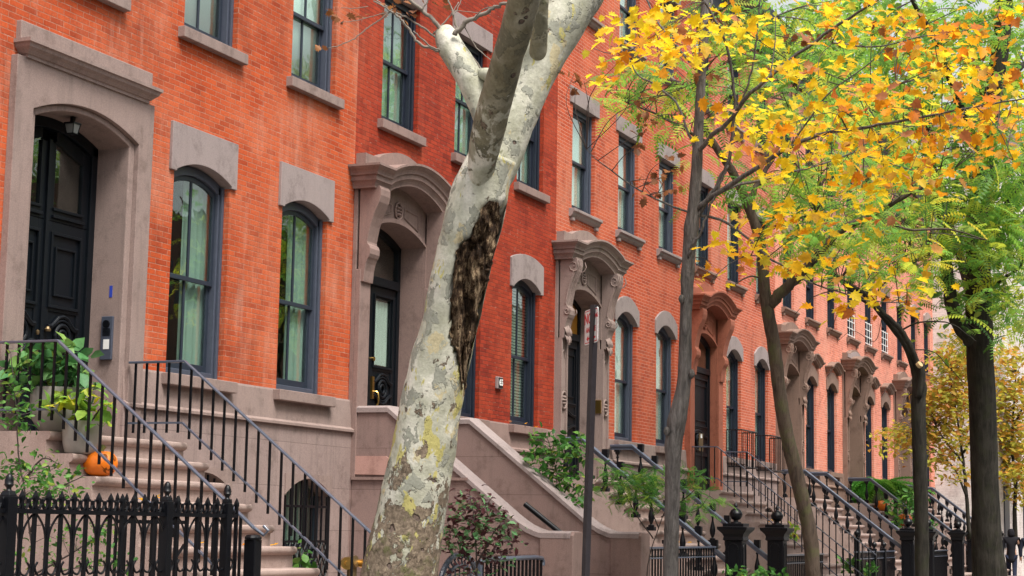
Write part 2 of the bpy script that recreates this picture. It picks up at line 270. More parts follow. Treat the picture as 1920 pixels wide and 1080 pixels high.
# ---------------------------------------------------------------- mesh helpers
WLOC = {}
def wl(o): return WLOC.get(o.name, Vector((0, 0, 0))) if o else Vector((0, 0, 0))
class MB:
    def __init__(s): s.v = []; s.f = []
    def add(s, vs, fs):
        o = len(s.v); s.v.extend([tuple(v) for v in vs]); s.f.extend([tuple(i+o for i in f) for f in fs]); return s
    def box(s, x0, x1, y0, y1, z0, z1):
        return s.add([(x0, y0, z0), (x1, y0, z0), (x1, y1, z0), (x0, y1, z0), (x0, y0, z1), (x1, y0, z1), (x1, y1, z1), (x0, y1, z1)],
                     [(0, 3, 2, 1), (4, 5, 6, 7), (0, 1, 5, 4), (1, 2, 6, 5), (2, 3, 7, 6), (3, 0, 4, 7)])
    def loft(s, rings, closed=True, cap=True):
        n = len(rings[0]); vs = [p for r in rings for p in r]; fs = []
        for i in range(len(rings)-1):
            for j in range(n if closed else n-1):
                k = (j+1) % n; fs.append((i*n+j, i*n+k, (i+1)*n+k, (i+1)*n+j))
        if cap: fs.append(tuple(range(n-1, -1, -1))); fs.append(tuple((len(rings)-1)*n+j for j in range(n)))
        return s.add(vs, fs)
    def prism_xz(s, poly, y0, y1): return s.loft([[(x, y0, z) for x, z in poly], [(x, y1, z) for x, z in poly]])
    def prism_yz(s, poly, x0, x1): return s.loft([[(x0, y, z) for y, z in poly], [(x1, y, z) for y, z in poly]])
    def prism_xy(s, poly, z0, z1): return s.loft([[(x, y, z0) for x, y in poly], [(x, y, z1) for x, y in poly]])
    def tube(s, pts, rad, n=6, cap=True):
        pts = [Vector(p) for p in pts]; rings = []
        if not hasattr(rad, '__len__'): rad = [rad]*len(pts)
        t0 = (pts[1]-pts[0]).normalized(); a = t0.cross(Vector((0, 0, 1)))
        if a.length < .05: a = t0.cross(Vector((0, 1, 0)))
        a.normalize()
        for i, p in enumerate(pts):
            t = (pts[min(i+1, len(pts)-1)]-pts[max(i-1, 0)]).normalized()
            a = (a - t*a.dot(t)); a.normalize(); b = t.cross(a)
            rings.append([p + rad[i]*(math.cos(2*PI*j/n)*a + math.sin(2*PI*j/n)*b) for j in range(n)])
        return s.loft(rings, True, cap)
    def lathe(s, prof, cx=0, cy=0, n=12, cz=0, sq=None):
        rings = []
        for r, z in prof: rings.append([(cx+r*math.cos(2*PI*j/n+PI/n), cy+r*math.sin(2*PI*j/n+PI/n), cz+z) for j in range(n)])
        return s.loft(rings)
    def strip(s, a, b):                                     # sheet between two polylines
        n = len(a); return s.add(list(a)+list(b), [(i, i+1, n+i+1, n+i) for i in range(n-1)])
    def build(s, name, mat, parent=None, bevel=0, smooth=False, segs=2):
        me = bpy.data.meshes.new(name); off = wl(parent)
        me.from_pydata([(v[0]-off.x, v[1]-off.y, v[2]-off.z) for v in s.v], [], s.f); me.update()
        ob = bpy.data.objects.new(name, me); COL.objects.link(ob)
        ob.data.materials.append(M[mat] if isinstance(mat, str) else mat)
        if smooth:
            me.shade_smooth()
            if smooth != True: me.set_sharp_from_angle(angle=math.radians(smooth))
        if bevel:
            b = ob.modifiers.new('edge', 'BEVEL'); b.width = bevel; b.segments = segs; b.limit_method = 'ANGLE'; b.angle_limit = math.radians(40)
        if parent: ob.parent = parent
        WLOC[ob.name] = off.copy(); return ob
def tag(o, label=None, cat=None, group=None, kind=None):
    if label: o['label'] = label
    if cat: o['category'] = cat
    if group: o['group'] = group
    if kind: o['kind'] = kind
    return o
def empty(name, loc, label, cat, group=None):
    o = bpy.data.objects.new(name, None); COL.objects.link(o); o.location = loc; o.empty_display_size = .1
    WLOC[o.name] = Vector(loc); return tag(o, label, cat, group)
def dup(o, parent=None, off=(0, 0, 0)):                     # linked copy of one object and its children, moved
    c = o.copy(); COL.objects.link(c); c.parent = parent; c.location = o.location + Vector(off)
    WLOC[c.name] = wl(o)
    for ch in o.children: dup(ch, c)
    return c
def arcz(x0, x1, z, rise, n=14): # segmental arch, left to right
    return [(x0+(x1-x0)*i/n, z+rise*(1-(2*i/n-1)**2)) for i in range(n+1)]
def bez(pts, n=8):              # Catmull-Rom through points
    P = [Vector(p) for p in pts]; P = [2*P[0]-P[1]]+P+[2*P[-1]-P[-2]]; out = []
    for i in range(1, len(P)-2):
        for k in range(n):
            t = k/n; a, b, c, d = P[i-1:i+3]
            out.append(.5*((2*b)+(c-a)*t+(2*a-5*b+4*c-d)*t*t+(3*b-a-3*c+d)*t**3))
    out.append(P[-2]); return out
def lerp_list(l, n):            # resample scalars to match bez(..., n)
    out = []
    for i in range(len(l)-1): out += [l[i]+(l[i+1]-l[i])*k/n for k in range(n)]
    return out+[l[-1]]
# ---------------------------------------------------------------- ground, sky
def structure(name, mb, mat):
    o = mb.build(name, mat); o['kind'] = 'structure'; return o
def gz(x): return .4 if x < 34 else (.12 if x > 58 else .4-.28*(x-34)/24)     # the street falls away to the right
def sheet(xs, y0, y1, dz):
    m = MB(); m.strip([(x, y0, gz(x)+dz) for x in xs], [(x, y1, gz(x)+dz) for x in xs]); return m
XS = [-60, 0, 20, 34, 42, 50, 58, 90, 200, 420]
structure('ground', sheet([-400]+XS[1:], -400, 400, -.17), 'earth')
structure('road', sheet(XS, -9, 2.6, -.15), 'asphalt')
k = MB(); k.loft([[(x, 2.6, gz(x)-.16), (x, 2.75, gz(x)-.16), (x, 2.75, gz(x)), (x, 2.6, gz(x))] for x in XS]); structure('curb', k, 'stone_g')
structure('sidewalk', sheet(XS, 2.75, 8.0, -.004), 'sidewalk')
structure('areaway_paving', sheet(XS, 8.0, 12, -.002), 'step')
# ---------------------------------------------------------------- houses
YW = D
W_OFF = [(2.93, 4.05), (5.22, 6.33)]; U_OFF = [(.70, 1.79), (3.0, 4.09), (5.32, 6.41)]
def wall_mesh(x0, x1, z0, z1, holes, depth=.2, y=YW):
    holes = [(a, b, max(c, z0), min(d, z1)) for a, b, c, d in holes if c < z1 and d > z0]
    xs = sorted(set([x0, x1]+[h[0] for h in holes]+[h[1] for h in holes])); zs = sorted(set([z0, z1]+[h[2] for h in holes]+[h[3] for h in holes]))
    m = MB(); vi = {}
    def V(x, z):
        if (x, z) not in vi: vi[(x, z)] = len(m.v); m.v.append((x, y, z))
        return vi[(x, z)]
    for i in range(len(xs)-1):
        for j in range(len(zs)-1):
            cx, cz = (xs[i]+xs[i+1])/2, (zs[j]+zs[j+1])/2
            if any(h[0] < cx < h[1] and h[2] < cz < h[3] for h in holes): continue
            m.f.append((V(xs[i], zs[j]), V(xs[i+1], zs[j]), V(xs[i+1], zs[j+1]), V(xs[i], zs[j+1])))
    for a, b, c, d in holes:
        for p, q in (((a, c), (a, d)), ((b, d), (b, c)), ((a, d), (b, d)), ((b, c), (a, c))):
            if p[1] == q[1] and p[1] in (z0, z1): continue
            m.add([(p[0], y, p[1]), (q[0], y, q[1]), (q[0], y+depth, q[1]), (p[0], y+depth, p[1])], [(0, 1, 2, 3)])
    return m
def curtain_sheet(m, x0, x1, y, z0, z1, amp=.02, n=34, ph=0):
    a = [(x0+(x1-x0)*i/n, y+amp*math.sin(i*1.3+ph+.8*math.sin(i*.37)), z0) for i in range(n+1)]
    m.strip(a, [(p[0], p[1], z1) for p in a])
SHADE_CYC = [0]
def window(house, x0, x1, z0, z1, rise=0, trim='trim', sash='sash', cur='curtain', cfrac=.38, munt=True, setb=.10, meet=.5, blind=False, guard=False):
    y = YW+setb; c = .075; fr = MB(); t = .1
    fr.box(x0+.001, x0+c, y, y+t, z0, z1); fr.box(x1-c, x1-.001, y, y+t, z0, z1); fr.box(x0+c, x1-c, y, y+t+.03, z0, z0+.07)
    fr.box(x0+.001, x0+c*.6, y-.035, y-.002, z0, z1); fr.box(x1-c*.6, x1-.001, y-.035, y-.002, z0, z1)
    if rise:
        top = arcz(x0+.001, x1-.001, z1, rise); bot = arcz(x1-c, x0+c, z1-.09, rise*.95)
        fr.prism_xz(top+[(x1-.001, z1-.09)]+bot+[(x0+.001, z1-.09)], y, y+t)
    else: fr.box(x0+c, x1-c, y, y+t, z1-.09, z1)
    fo = fr.build('window', trim, house, bevel=.006)
    a, b = x0+c, x1-c; zt = z1-.09+rise*.95; zm = z0+.07+(zt-z0-.07)*meet
    sh = MB()
    def sashbox(ya, yb, lo, hi, brail):
        s = .05
        sh.box(a, a+s, ya, yb, lo, hi); sh.box(b-s, b, ya, yb, lo, hi); sh.box(a+s, b-s, ya, yb, lo, lo+brail)
        if not (rise and hi == zt): sh.box(a+s, b-s, ya, yb, hi-.05, hi)
        else: sh.prism_xz(arcz(a+s, b-s, hi-.0-rise*.8, rise*.8)+arcz(b-s, a+s, hi-.05-rise*.85, rise*.8), ya, yb)
        if munt: sh.box((a+b)/2-.016, (a+b)/2+.016, ya+.004, yb-.004, lo+brail, hi-.05)
    sashbox(y+.035, y+.07, zm-.03, zt, .05); sashbox(y+.075, y+.11, z0+.075, zm+.03, .08)
    sh.build('sash', sash, fo, bevel=.004)
    g = MB(); g.box(a+.03, b-.03, y+.05, y+.054, zm, zt-.02); g.box(a+.03, b-.03, y+.09, y+.094, z0+.1, zm); g.build('pane', 'glass', fo)
    if cur:
        cu = MB()
        if blind:
            zz = z0+.1; m = 0
            while zz < zt: cu.box(a, b+.4, y+.16, y+.163, zz, zz+.035); zz += .048
            cu.build('window_blind', 'blind', fo)
        else:
            if cur == 'shade': cu.box(a-.02, b+.02, y+.125, y+.128, z0+.1, zt+.02)  # flat pale sheet, its colour stands in for sky reflected in the panes
            else:
                curtain_sheet(cu, a+(b-a)*cfrac, b+.35, y+.15, z0+.1, zt+.02, .014, ph=x0)
                curtain_sheet(cu, a-.3, a+(b-a)*max(.02, cfrac-.42), y+.17, z0+.1, zt+.02, .014, ph=x0+2)
            cu.build('curtain', cur, fo, smooth=True)
            SHADE_CYC[0] += 1
            if SHADE_CYC[0] > 8 and SHADE_CYC[0] % 3 == 0:      # a roller shade drawn part way down
                rs = MB(); rs.box(a-.02, b+.02, y+.12, y+.124, zt-(zt-z0)*(.25+.12*(SHADE_CYC[0] % 4)), zt+.02); rs.build('roller_shade', 'shade', fo)
    if guard:
        gm = MB(); gy = YW+.03
        for i in range(4): gm.box(x0+.03, x1-.03, gy, gy+.02, z0+.08+.2*i, z0+.1+.2*i)
        for i in range(4): gm.box(x0+.05+(x1-x0-.12)*i/3, x0+.07+(x1-x0-.12)*i/3, gy-.012, gy-.001, z0+.06, z0+.72)
        gm.build('window_guard', 'white', fo)
    return fo
def sill(wo, x0, x1, z, mat, style=0, proj=.09):
    m = MB()
    if style == 0: m.box(x0-.11, x1+.11, YW-proj, YW+.1, z-.125, z)
    else:
        pr = [(YW-proj-.03, z-.01), (YW-proj-.03, z-.06), (YW-proj+.01, z-.075), (YW-proj+.02, z-.11), (YW-.03, z-.15), (YW+.1, z-.15), (YW+.1, z)]
        m.prism_yz(pr, x0-.13, x1+.13)
        m.box(x0-.08, x0+.03, YW-.06, YW, z-.21, z-.152); m.box(x1-.03, x1+.08, YW-.06, YW, z-.21, z-.152)
    m.build('sill', mat, wo, bevel=.008)
def lintel(wo, x0, x1, zs, ztop, rise, mat, toprise=0, ov=.1, proj=.035):
    m = MB()
    bot = [(x0-ov, zs), (x0+.01, zs)]+[(x, z) for x, z in arcz(x0+.01, x1-.01, zs+.02, rise)]+[(x1-.01, zs), (x1+ov, zs)]
    if toprise: top = [(x1+ov, ztop-toprise)]+arcz(x1+ov-.02, x0-ov+.02, ztop-toprise*.85, toprise*.85)+[(x0-ov, ztop-toprise)]
    else: top = [(x1+ov, ztop), (x0-ov, ztop)]
    m.prism_xz(bot+top, YW-proj, YW+.14); m.build('lintel', mat, wo, bevel=.006)
def sweep_hood(path, prof, p, x_wall_z=None):
    """path: (x,z) front line of the moulding from left end to right end; prof: list of (out, dz); returns run back to the wall."""
    m = MB(); rings = []
    xl, xr = path[0][0], path[-1][0]; xc = (xl+xr)/2; hw = (xr-xl)/2
    for o, h in prof:
        r = [(xl-o, YW, path[0][1]+h)]
        for x, z in path:
            q = (x-xc)/hw
            r.append((x+o*q if abs(q) > .98 else x+o*q, YW-p-o, z+h))
        r.append((xr+o, YW, path[-1][1]+h)); rings.append(r)
    m.loft(rings, closed=False, cap=False)
    # lid and soffit
    top, bot = rings[0], rings[-1]
    for r in (top, bot):
        b = [(v[0], YW, v[2]) for v in r]; m.strip(r, b)
    return m
def console(x0, x1, z_top, z_bot, out, scroll, yb=YW-.06):
    """S-shaped bracket: a big upper roll, a waist, a small lower roll."""
    h = z_top-z_bot
    pts = [(0, 1), (.93, 1), (1, .965), (1.0, .90), (.93, .83), (.80, .76), (.66, .68), (.53, .58), (.44, .48), (.40, .42), (.42, .395), (.50, .38), (.56, .345), (.55, .29), (.49, .255), (.43, .235), (.36, .19), (.30, .12), (.27, .03), (.25, 0), (0, 0)]
    m = MB(); P = [(yb-out*o, z_bot+h*t) for o, t in pts]
    m.prism_yz(P, x0, x1)
    if scroll:
        for xx, sg in ((x0, -1), (x1, 1)):
            for (co, ct, r) in ((.80, .895, .17*h*.55), (.43, .33, .09*h*.6)):
                sp = [(xx+sg*.002, yb-out*co+r*(1-a/13)*math.cos(a*.75+2.4), z_bot+h*ct+r*(1-a/13)*math.sin(a*.75+2.4)) for a in range(13)]
                m.tube(sp, .011, 5)
            m.tube([(xx+sg*.002, yb-out*o*.86, z_bot+h*t) for o, t in pts[4:10]], .012, 5)
        for k in range(1, 4):                       # reeded front
            x = x0+(x1-x0)*k/4; m.tube([(x, yb-out*o-.002, z_bot+h*t) for o, t in pts[1:10]], .012, 5)
    return m
def acanthus(m, xc, y, ztop, w, h):
    for k, (dx, dz, s) in enumerate([(-.3, -.1, .8), (.3, -.1, .8), (0, 0, 1), (-.22, -.42, .7), (.22, -.42, .7), (0, -.5, .75)]):
        cx, cz = xc+dx*w, ztop+dz*h; L = h*.5*s; ww = w*.32*s
        a = []; b = []
        for i in range(6):
            t = i/5; wd = ww*math.sin(PI*min(1, .25+.75*t))*(1 if i % 2 else .72); yy = y-.035*math.sin(PI*t)-.05*t*t
            a.append((cx-wd, yy+.02, cz-L*t)); b.append((cx+wd, yy+.02, cz-L*t))
        mid = [(cx, p[1]-.03, p[2]) for p in a]
        m.strip(a, mid); m.strip(mid, b)
def roundel(m, xc, y, z, r, n=16):
    m.tube([(xc+r*math.cos(2*PI*i/n), y, z+r*1.15*math.sin(2*PI*i/n)) for i in range(n+1)], r*.16, 6, cap=False)
    for k in range(6):
        a = 2*PI*k/6; m.lathe([(.001, -r*.2), (r*.24, -.1*r), (r*.28, 0), (r*.2, r*.16), (.001, r*.22)], xc+r*.48*math.cos(a), y, 7, z+r*.5*math.sin(a))
    m.lathe([(.001, -r*.2), (r*.22, 0), (.001, r*.2)], xc, y-.012, 8, z)
def hood_path(xl, xr, ze, rise, flat=.17):
    w = xr-xl; p = [(xl, ze), (xl+w*flat*.6, ze), (xl+w*flat, ze+.005)]
    n = 16
    for i in range(n+1):
        t = i/n; x = xl+w*flat+w*(1-2*flat)*t
        s = math.sin(PI*t); p.append((x, ze+.012+rise*(s**.75)*(.85+.15*s)))
    return p+[(xr-w*flat, ze+.005), (xr-w*flat*.6, ze), (xr, ze)]
PROF = [(0-.0, .0), (.0, -.03), (-.012, -.035), (-.03, -.055), (-.062, -.08), (-.075, -.105), (-.075, -.13), (-.10, -.135), (-.10, -.20), (-.115, -.205), (-.135, -.23), (-.15, -.265), (-.15, -.29)]
def door_hooded(house, xa, zl, mat, fancy, dmat='door', consc=True, par_rise=.2, transom='glass', hmat=None, ze=6.33, rec=.30):
    """surround xa..xa+2.42 with consoles and an arched hood; returns door part"""
    hmat = hmat or mat
    xl, xr = xa+.012, xa+2.28; ja, jb = xl+.29, xr-.30; ys = YW-.05
    sur = MB(); zs = 5.47; zt = ze-.03
    head = arcz(ja, jb, zs, .20)
    sur.prism_xz([(xl, 2.2), (ja, 2.2), (ja, zs)]+head[1:-1]+[(jb, zs), (jb, 2.2), (xr, 2.2), (xr, zt), (xl, zt)], ys, YW+.42)
    so = sur.build('door_surround', mat, house, bevel=.006)
    # pilasters with sunk panels standing proud of the surround
    for a, b in ((xl, xl+.29), (xr-.30, xr)):
        pl = MB()
        if fancy:
            pl.box(a, a+.05, YW-.13, ys-.001, zl, 4.74); pl.box(b-.05, b, YW-.13, ys-.001, zl, 4.74); pl.box(a+.05, b-.05, YW-.10, ys-.001, zl, 4.74)
            pl.box(a-.02, b+.02, YW-.16, ys-.001, zl, zl+.3); roundel(pl, (a+b)/2, YW-.12, 3.72, .12)
            pl.tube([((a+b)/2-.07, YW-.105, 4.42), ((a+b)/2-.06, YW-.105, 4.5), ((a+b)/2, YW-.105, 4.55), ((a+b)/2+.06, YW-.105, 4.5), ((a+b)/2+.07, YW-.105, 4.42)], .014, 5)
        else: pl.box(a, b, YW-.12, ys-.001, zl-.2, 4.9)
        pl.build('pilaster', mat, so, bevel=.006)
    # architrave round the arched opening, and frieze ornament
    ar = MB(); o = arcz(ja-.07, jb+.07, zs, .26); i_ = arcz(jb, ja, zs, .20)
    ar.prism_xz([(ja-.07, 4.9)]+o+[(jb+.07, 4.9), (jb, 4.9)]+i_+[(ja, 4.9)], ys-.035, ys-.001)
    xm = (xl+xr)/2; roundel(ar, xm, ys-.02, (zs+.22+ze-.28)/2+.02, .10)
    for sg in (-1, 1):
        q = [(xm+sg*.20, zs+.32), (xm+sg*.62, zs+.20), (xm+sg*.62, ze-.36), (xm+sg*.20, ze-.33)]
        ar.tube([(x, ys-.004, z) for x, z in q+q[:1]], .014, 5)
    ar.build('architrave', mat, so, bevel=.004)
    for a, b in ((xl+.01, xl+.28), (xr-.29, xr-.01)):
        cm = console(a, b, ze-.26, 4.74, .30, fancy, YW-.08); co = cm.build('console', hmat, so, bevel=.004)
        if fancy:
            am = MB(); acanthus(am, (a+b)/2, YW-.16, 4.98, b-a, .40); am.build('acanthus_leaf', hmat, so, smooth=True)
            # side volutes show as a roll under the bracket
    hx0, hx1 = xl-.20, xr+.29
    hd = sweep_hood(hood_path(hx0, hx1, ze, par_rise), [(0, .0)]+[(a, b) for a, b in PROF], .47)
    # top slab (blocking course) behind the moulding
    pp = hood_path(xl+.02, xr-.02, ze+.19, par_rise*.9)
    hd.prism_xz(pp+[(xr-.02, ze-.05), (xl+.02, ze-.05)], YW-.14, YW+.05)
    hd.build('hood', hmat, so, bevel=.004)
    # door set back
    yd = YW+rec
    d = MB(); d.box(ja, ja+.08, yd, yd+.08, zl, zs); d.box(jb-.08, jb, yd, yd+.08, zl, zs)
    d.prism_xz([(ja, zs-.06)]+arcz(ja, jb, zs, .20)+[(jb, zs-.06)]+arcz(jb-.08, ja+.08, zs-.06, .18), yd, yd+.08)
    d.box(ja+.08, jb-.08, yd-.03, yd+.08, 4.86, 4.98)
    do = d.build('door_frame', dmat, house, bevel=.006)
    tr = MB(); tr.prism_xz([(ja+.08, 4.98), (jb-.08, 4.98), (jb-.08, zs-.06)]+arcz(jb-.08, ja+.08, zs-.06, .18)+[(ja+.08, zs-.06)], yd+.04, yd+.05); tr.build('transom_pane', transom, do)
    return do, ja+.08, jb-.08, yd+.02, zl
def leaf_of_door(do, a, b, y, z0, z1, dmat, glass=False, motif=True, glassmat='glass', mail=None):
    st = .11; m = MB()
    zlock = z0+1.30; zlow = z0+.74
    m.box(a, b, y+.012, y+.05, z0, z1) if not glass else [m.box(a, a+st*1.3, y+.012, y+.05, z0, z1), m.box(b-st*1.3, b, y+.012, y+.05, z0, z1), m.box(a+st*1.3, b-st*1.3, y+.012, y+.05, z0, zlock+.02), m.box(a+st*1.3, b-st*1.3, y+.012, y+.05, z1-.16, z1)]
    m.box(a, a+st, y, y+.012, z0, z1); m.box(b-st, b, y, y+.012, z0, z1)
    for za, zb in ((z0, z0+.2), (zlow-.03, zlow+.03), (zlock-.04, zlock+.02), (z1-.13, z1)): m.box(a+st, b-st, y, y+.012, za, zb)
    def frame(x0, x1, za, zb, w=.03, pr=.02): 
        for q in ((x0, x0+w, za, zb), (x1-w, x1, za, zb), (x0+w, x1-w, za, za+w), (x0+w, x1-w, zb-w, zb)): m.box(q[0], q[1], y-pr, y+.011, q[2], q[3])
    o = .025
    frame(a+st-o, b-st+o, zlock+.02-o, z1-.13+o)
    if not glass: frame(a+st+.06, b-st-.06, zlock+.12, z1-.25, .02, .012)
    frame(a+st-o, b-st+o, z0+.2-o, zlow-.03+o)
    if motif:
        xc = (a+b)/2; zc = (zlow+zlock)/2; w = (b-a)/2-st+.015; n = 18
        for r, t in ((.115, .024), (.06, .02)): m.tube([(xc+r*math.cos(2*PI*i/n), y-.012, zc+r*math.sin(2*PI*i/n)) for i in range(n+1)], t, 6, False)
        for sg in (-1, 1):
            for k, t in ((1, .022), (.8, .015)): m.tube([(xc+x*w, y-.012, zc+sg*z*k) for x, z in ((-1.0, .09), (-.8, .09), (-.6, .12), (-.3, .185), (0, .205), (.3, .185), (.6, .12), (.8, .09), (1.0, .09))], t, 6)
    dl = m.build('door', dmat, do, bevel=.004)
    if glass:
        g = MB(); g.box(a+st*1.3, b-st*1.3, y+.03, y+.034, zlock+.02, z1-.16); g.build('door_pane', 'glass', do)
        c = MB(); curtain_sheet(c, a+st*1.2, b-st*1.2+.1, y+.055, zlock+.05, z1-.18, .008, 30); c.build('door_curtain', 'curtain_w', do, smooth=True)
    return dl
def house_shell(name, label, x0, x1, bmat, smat, basement, holes_p, holes_u, holes_t, doorhole, ztop=13.4):
    h = empty(name, (x0, YW, 0), label, 'house', 'brick row houses along the street')
    allh = holes_p+holes_u+holes_t+[doorhole]
    wall_mesh(x0, x1, 3.21, ztop, allh).build('brick_wall', bmat, h)
    # brownstone base with water table
    b = wall_mesh(x0, x1, 0, 2.80, basement+[doorhole], .25, YW-.06); b.build('stone_base', {'stone': 'stone_j', 'stone_b': 'stone_bj'}.get(smat, smat), h)
    b = MB(); segs = [(x0, doorhole[0]), (doorhole[1], x1)]
    for a, c in segs:
        if c-a > .02: b.prism_yz([(YW-.10, 2.80), (YW-.10, 2.83), (YW-.055, 2.86), (YW-.03, 3.19), (YW-.02, 3.215), (YW+.05, 3.215), (YW+.05, 2.80)], a, c)
    b.build('water_table', smat, h)
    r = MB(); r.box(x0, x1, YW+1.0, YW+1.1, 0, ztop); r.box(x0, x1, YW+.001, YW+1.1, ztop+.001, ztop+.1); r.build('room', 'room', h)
    c = sweep_cornice(x0, x1, ztop); c.build('cornice', 'trim_d', h)
    return h
def sweep_cornice(x0, x1, z):
    m = MB(); m.prism_yz([(YW, z-.6), (YW-.08, z-.6), (YW-.1, z-.3), (YW-.35, z-.2), (YW-.55, z-.1), (YW-.6, z+.1), (YW, z+.15)], x0, x1); return m
HX = [12.98+7*i for i in range(8)]; HX[7] = 62.0
def base_window(h, x0, x1, z0, z1, rise, smat):
    fr = MB(); y = YW+.1
    fr.box(x0+.02, x0+.08, y, y+.06, z0, z1); fr.box(x1-.08, x1-.02, y, y+.06, z0, z1); fr.box(x0+.08, x1-.08, y, y+.06, (z0+z1)/2-.03, (z0+z1)/2+.03)
    fo = fr.build('basement_window', 'sash', h)
    hd = MB(); hd.prism_xz([(x0-.001, z1+rise+.05), (x0-.001, z1)]+arcz(x0, x1, z1, rise)+[(x1+.001, z1), (x1+.001, z1+rise+.05)], YW-.075, YW+.16); hd.build('arch_stone', smat, fo)
    g = MB(); g.box(x0+.05, x1-.05, y+.03, y+.034, z0, z1+rise); g.build('pane', 'glass', fo)
    cu = MB(); curtain_sheet(cu, x0, x1+.3, y+.2, z0, z1+rise, ph=x0); cu.build('curtain', 'curtain', fo, smooth=True)
    gr = MB(); n = 9
    for i in range(n):
        x = x0+.06+(x1-x0-.12)*i/(n-1); gr.box(x-.01, x+.01, YW-.05, YW-.03, z0, z1+rise*(1-(2*i/(n-1)-1)**2)-.01)
    for i in range(n-1):
        xa_, xb_ = x0+.06+(x1-x0-.12)*i/(n-1), x0+.06+(x1-x0-.12)*(i+1)/(n-1)
        for zz in (z0+.12, z0+.30, z0+.48): gr.tube([(xa_, YW-.06, zz), (xb_, YW-.06, zz+.18)], .011, 4); gr.tube([(xa_, YW-.065, zz+.18), (xb_, YW-.065, zz)], .011, 4)
    for zz in (z0+.66, z1-.15): gr.box(x0+.03, x1-.03, YW-.058, YW-.051, zz, zz+.03)
    gr.build('window_grille', 'iron', fo)
HL = ["orange red brick row house with plain flat brownstone door frame, nearest at left",
      "deep red brick row house behind the leaning plane tree with a small 65 plaque",
      "red brick row house with thin pale mortar and leafy brown scroll brackets at its door",
      "brick row house with terracotta red painted door hood and iron balconettes under windows",
      "salmon brick row house just beyond the terracotta hood, its parlor windows wearing small curved cornices",
      "salmon brick row house with white window guards upstairs and pale topped door hood",
      "farthest salmon brick row house at the corner with white arched window hoods upstairs"]
LM = dict(a=('brick_a', 'stone', 'stone_g', 'trim', 'sash'), b=('brick_b', 'stone_b', 'stone_g', 'trim_d', 'trim_d'), c=('brick_c', 'stone', 'stone_g', 'trim', 'trim_d'), d=('brick_d', 'stone', 'stone_g', 'trim_d', 'trim_d'), e=('brick_e', 'stone_c', 'stone_c', 'trim_d', 'trim_d'))
HOUSES = []
for i, ty in enumerate('abcdeee'):
    x0, x1 = HX[i], HX[i+1]; bm, sm, lm, tm, shm = LM[ty]
    xs0 = 9.0 if i == 0 else x0
    zp1 = 5.42
    hp = [(x0+a, x0+b, 3.21, zp1+.16) for a, b in W_OFF]
    hu = [(x0+a, x0+b, 7.02, 8.86) for a, b in U_OFF]; ht = [(x0+a, x0+b, 10.55, 12.2) for a, b in U_OFF]
    bs = [(x0+3.2+2.3*k, x0+4.4+2.3*k, .75, 2.2) for k in (0, 1)]
    if i == 0: bs = [(16.05, 17.2, .75, 2.2), (18.37, 19.5, .75, 2.2)]
    dh = (13.45, 15.1, 2.2, 5.75) if i == 0 else (x0+.26, x0+2.0, 2.2, 5.72)
    h = house_shell('row_house', HL[i], xs0, x1-.0015, bm, sm, bs, hp, hu, ht, dh); HOUSES.append(h)
    for a, b, c, d in bs: base_window(h, a, b, c, 1.98, .2, sm)
    for k, (a, b, c, d) in enumerate(hp):
        cur = 'curtain' if i < 2 else ('curtain_w' if i < 4 else 'curtain')
        wo = window(h, a, b, 3.22, zp1, .13 if i < 2 else .16, tm, shm, cur, .5 if i == 0 else (.45 if i == 1 else (.3 if i < 4 else .62)), munt=i < 2, meet=.47, blind=(i == 1 and k == 1))
        if i == 0: lintel(wo, a, b, zp1-.01, 5.945, .13, lm)
        elif i == 1: lintel(wo, a, b, zp1-.06, 5.93, .16, lm, .12)
        else: lintel(wo, a, b, zp1-.06, 5.86, .19, lm, .24)
        if i >= 4:
            hh = sweep_hood(hood_path(a-.22, b+.22, 5.98, .15, .13), [(0, 0), (0, -.03), (-.03, -.05), (-.06, -.075), (-.07, -.12), (-.10, -.13), (-.10, -.16)], .2); hh.build('window_hood', 'stone_c', wo)
        sl = MB(); sl.box(a-.12, b+.12, YW-.13, YW+.099, 3.08, 3.205); sl.build('sill', sm, wo, bevel=.008)
    for k, (a, b, c, d) in enumerate(hu):
        arched = i == 6
        wo = window(h, a, b, 7.02, 8.74 if arched else 8.84, .1 if arched else 0, tm, shm, ['shade', 'curtain', 'curtain_w', 'curtain_w', 'curtain', 'curtain', 'curtain'][i], [.04, .34, .35, .30, .6, .6, .6][i], munt=i < 2, guard=(i == 5), meet=.5)
        sill(wo, a, b, 7.015, sm if i < 2 else ('stone_g' if i == 2 else 'stone_c'), 0 if i < 2 else 1)
        if arched:
            lintel(wo, a, b, 8.70, 9.12, .12, 'step', .18, .12, .06)
        else:
            l = MB(); l.box(a-.15, b+.15, YW-.03, YW+.12, 8.845, 9.14); l.build('lintel', lm if i != 1 else 'stone_g', wo, bevel=.006)
    for k, (a, b, c, d) in enumerate(ht):
        wo = window(h, a, b, 10.55, 12.18, 0, tm, shm, 'curtain_w', .2, munt=i < 2)
        sill(wo, a, b, 10.545, sm, 1 if i > 1 else 0)
        l = MB(); l.box(a-.15, b+.15, YW-.03, YW+.12, 12.185, 12.45); l.build('lintel', lm, wo, bevel=.006)
ZL = 2.43
